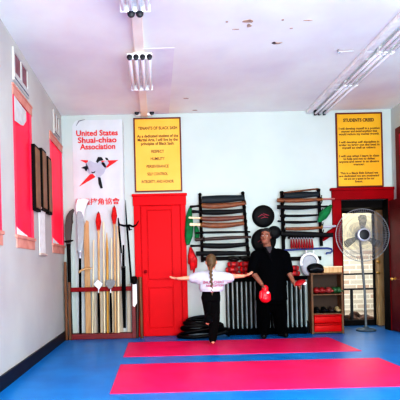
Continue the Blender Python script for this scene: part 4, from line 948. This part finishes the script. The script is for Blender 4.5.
# T-shirt
k = MB()
k.loft([(cp(211.6, 291.4, -.01), .152, .112), (cp(211.8, 288.5, -.01), .172, .118), (cp(211.6, 282, 0), .165, .108), (cp(211, 276.6, 0), .145, .09), (cp(211, 273, 0), .12, .075), (cp(211, 270.6, 0), .07, .06), (cp(211, 269.6, 0), .05, .05)], seg=26)
k.chain([cp(203.5, 276, 0), cp(197, 277.4, 0), cp(192.8, 278.2, 0)], [.07, .074, .066]); k.chain([cp(218.5, 276, 0), cp(225, 277.4, 0), cp(229.6, 278, 0)], [.07, .074, .068]); k.capsule(cp(204, 279, 0), cp(198, 281, 0), .07, .045); k.capsule(cp(218.5, 279, 0), cp(224.5, 281.5, 0), .07, .045)
tee = k.build('tshirt', tee_m, root, voxel=.007, sm=4)
def shirt_text(s, px, py, wpx, size):
    p = cp(px, py, 0); o = text('shirt_lettering', s, mat('shirt_red_print', (206, 96, 134), .8), root, (p.x, YCh-.135, p.z), size, bold=.002, ext=.001)
    xs_ = [v.co.x for v in o.data.vertices]; w = max(xs_)-min(xs_); c = p.x-root['_loc'][0]
    bm_t = tee.data
    from mathutils.bvhtree import BVHTree
    tr = BVHTree.FromPolygons([v.co for v in bm_t.vertices], [tuple(f.vertices) for f in bm_t.polygons])
    for v in o.data.vertices:
        v.co.x = c+(v.co.x-c)*wpx*S2/w
        h_ = tr.ray_cast(V((v.co.x, -.6, v.co.z)), V((0, 1, 0)))
        if h_[0] is not None: v.co.y = h_[0].y-.002
shirt_text('SHUAI-CHIAO', 213, 282.2, 21, .05)
shirt_text('ASSOCIATION', 214, 285.4, 18, .04)
# trousers
k = MB()
k.loft([(cp(211.2, 301, 0), .125, .1), (cp(211, 296, 0), .128, .1), (cp(211, 291, 0), .118, .09)], seg=22)
k.chain([stH, stK, stA+V((0, 0, -.01))], [.082, .076, .056]); k.chain([lfH, lfK, lfK.lerp(lfA, .96)], [.088, .078, .055])
k.capsule(cp(203.6, 297.5, 0), cp(206, 304, .01), .035, .045)
k.build('trousers', mat('child_black_trousers', (9, 8, 11), .9, var=.2, scale=30, bump=.1, spec=.2), root, voxel=.007, sm=4)
# ================================================================ LIGHT AND CAMERA
w = bpy.data.worlds.new('World'); SC.world = w; w.use_nodes = True
bg = w.node_tree.nodes['Background']; bg.inputs[0].default_value = (.93, 1, .98, 1); bg.inputs[1].default_value = 1.1
def area(name, loc, tgt, sx, sy, e, col=(1, 1, 1)):
    l = bpy.data.lights.new(name, 'AREA'); l.shape = 'RECTANGLE'; l.size = sx; l.size_y = sy; l.energy = e; l.color = col
    o = bpy.data.objects.new(name, l); C.objects.link(o); o.location = loc
    o.rotation_euler = (V(tgt)-V(loc)).to_track_quat('-Z', 'Y').to_euler(); return o
area('front_window_light', (1.2, -2.0, 1.5), (1.2, 6, 1.3), 4.5, 2.2, 380, (.96, 1, .98))
area('floor_fill_light', (1.3, 2.2, 3.3), (1.3, 3.0, 0), 2.5, 1.6, 110, (.97, 1, .99))  # fill added without a fixture, brightens the near floor
area('ceiling_fill_light', (1.2, -1.2, .9), (1.2, 4.0, 3.4), 3.5, 1.2, 300, (.96, 1, .97))  # unseen low lamp added to whiten the ceiling directly
area('right_side_light', (3.6, 2.6, 2.0), (0, 5.5, 2.0), 2.2, 1.6, 80, (.96, 1, .98))  # area light by the right wall, aimed across the room
area('courtyard_light', (4.2, 9.4, 3.6), (3.4, 11.2, 1.2), 2.5, 1.5, 170, (1, .96, .84))
area('courtyard_far_light', (4.6, 11.8, 4.2), (4.6, 13.2, 1.8), 2.5, .8, 160, (1, .97, .88))
area('doorway_sky_light', (3.2, 10.4, 2.9), (2.5, 6.0, 0), 1.6, 1.2, 170, (.95, .98, 1))
cd = bpy.data.cameras.new('Camera'); cam = bpy.data.objects.new('Camera', cd); C.objects.link(cam)
cd.sensor_width = 36; cd.lens = F/400*36; cd.sensor_fit = 'HORIZONTAL'
cd.shift_x = (200-CX)/400; cd.shift_y = (CY-200)/400; cd.clip_start = .05
cam.matrix_world = M.Translation((0, 0, H)) @ M.Rotation(-YAW, 4, 'Z') @ M.Rotation(math.pi/2, 4, 'X') @ M.Rotation(-ROLL, 4, 'Z')
SC.camera = cam
SC.view_settings.view_transform = 'Standard'
SC.view_settings.look = 'High Contrast'
SC.view_settings.exposure = -0.68
for o in bpy.data.objects:
    if '_loc' in o: del o['_loc']
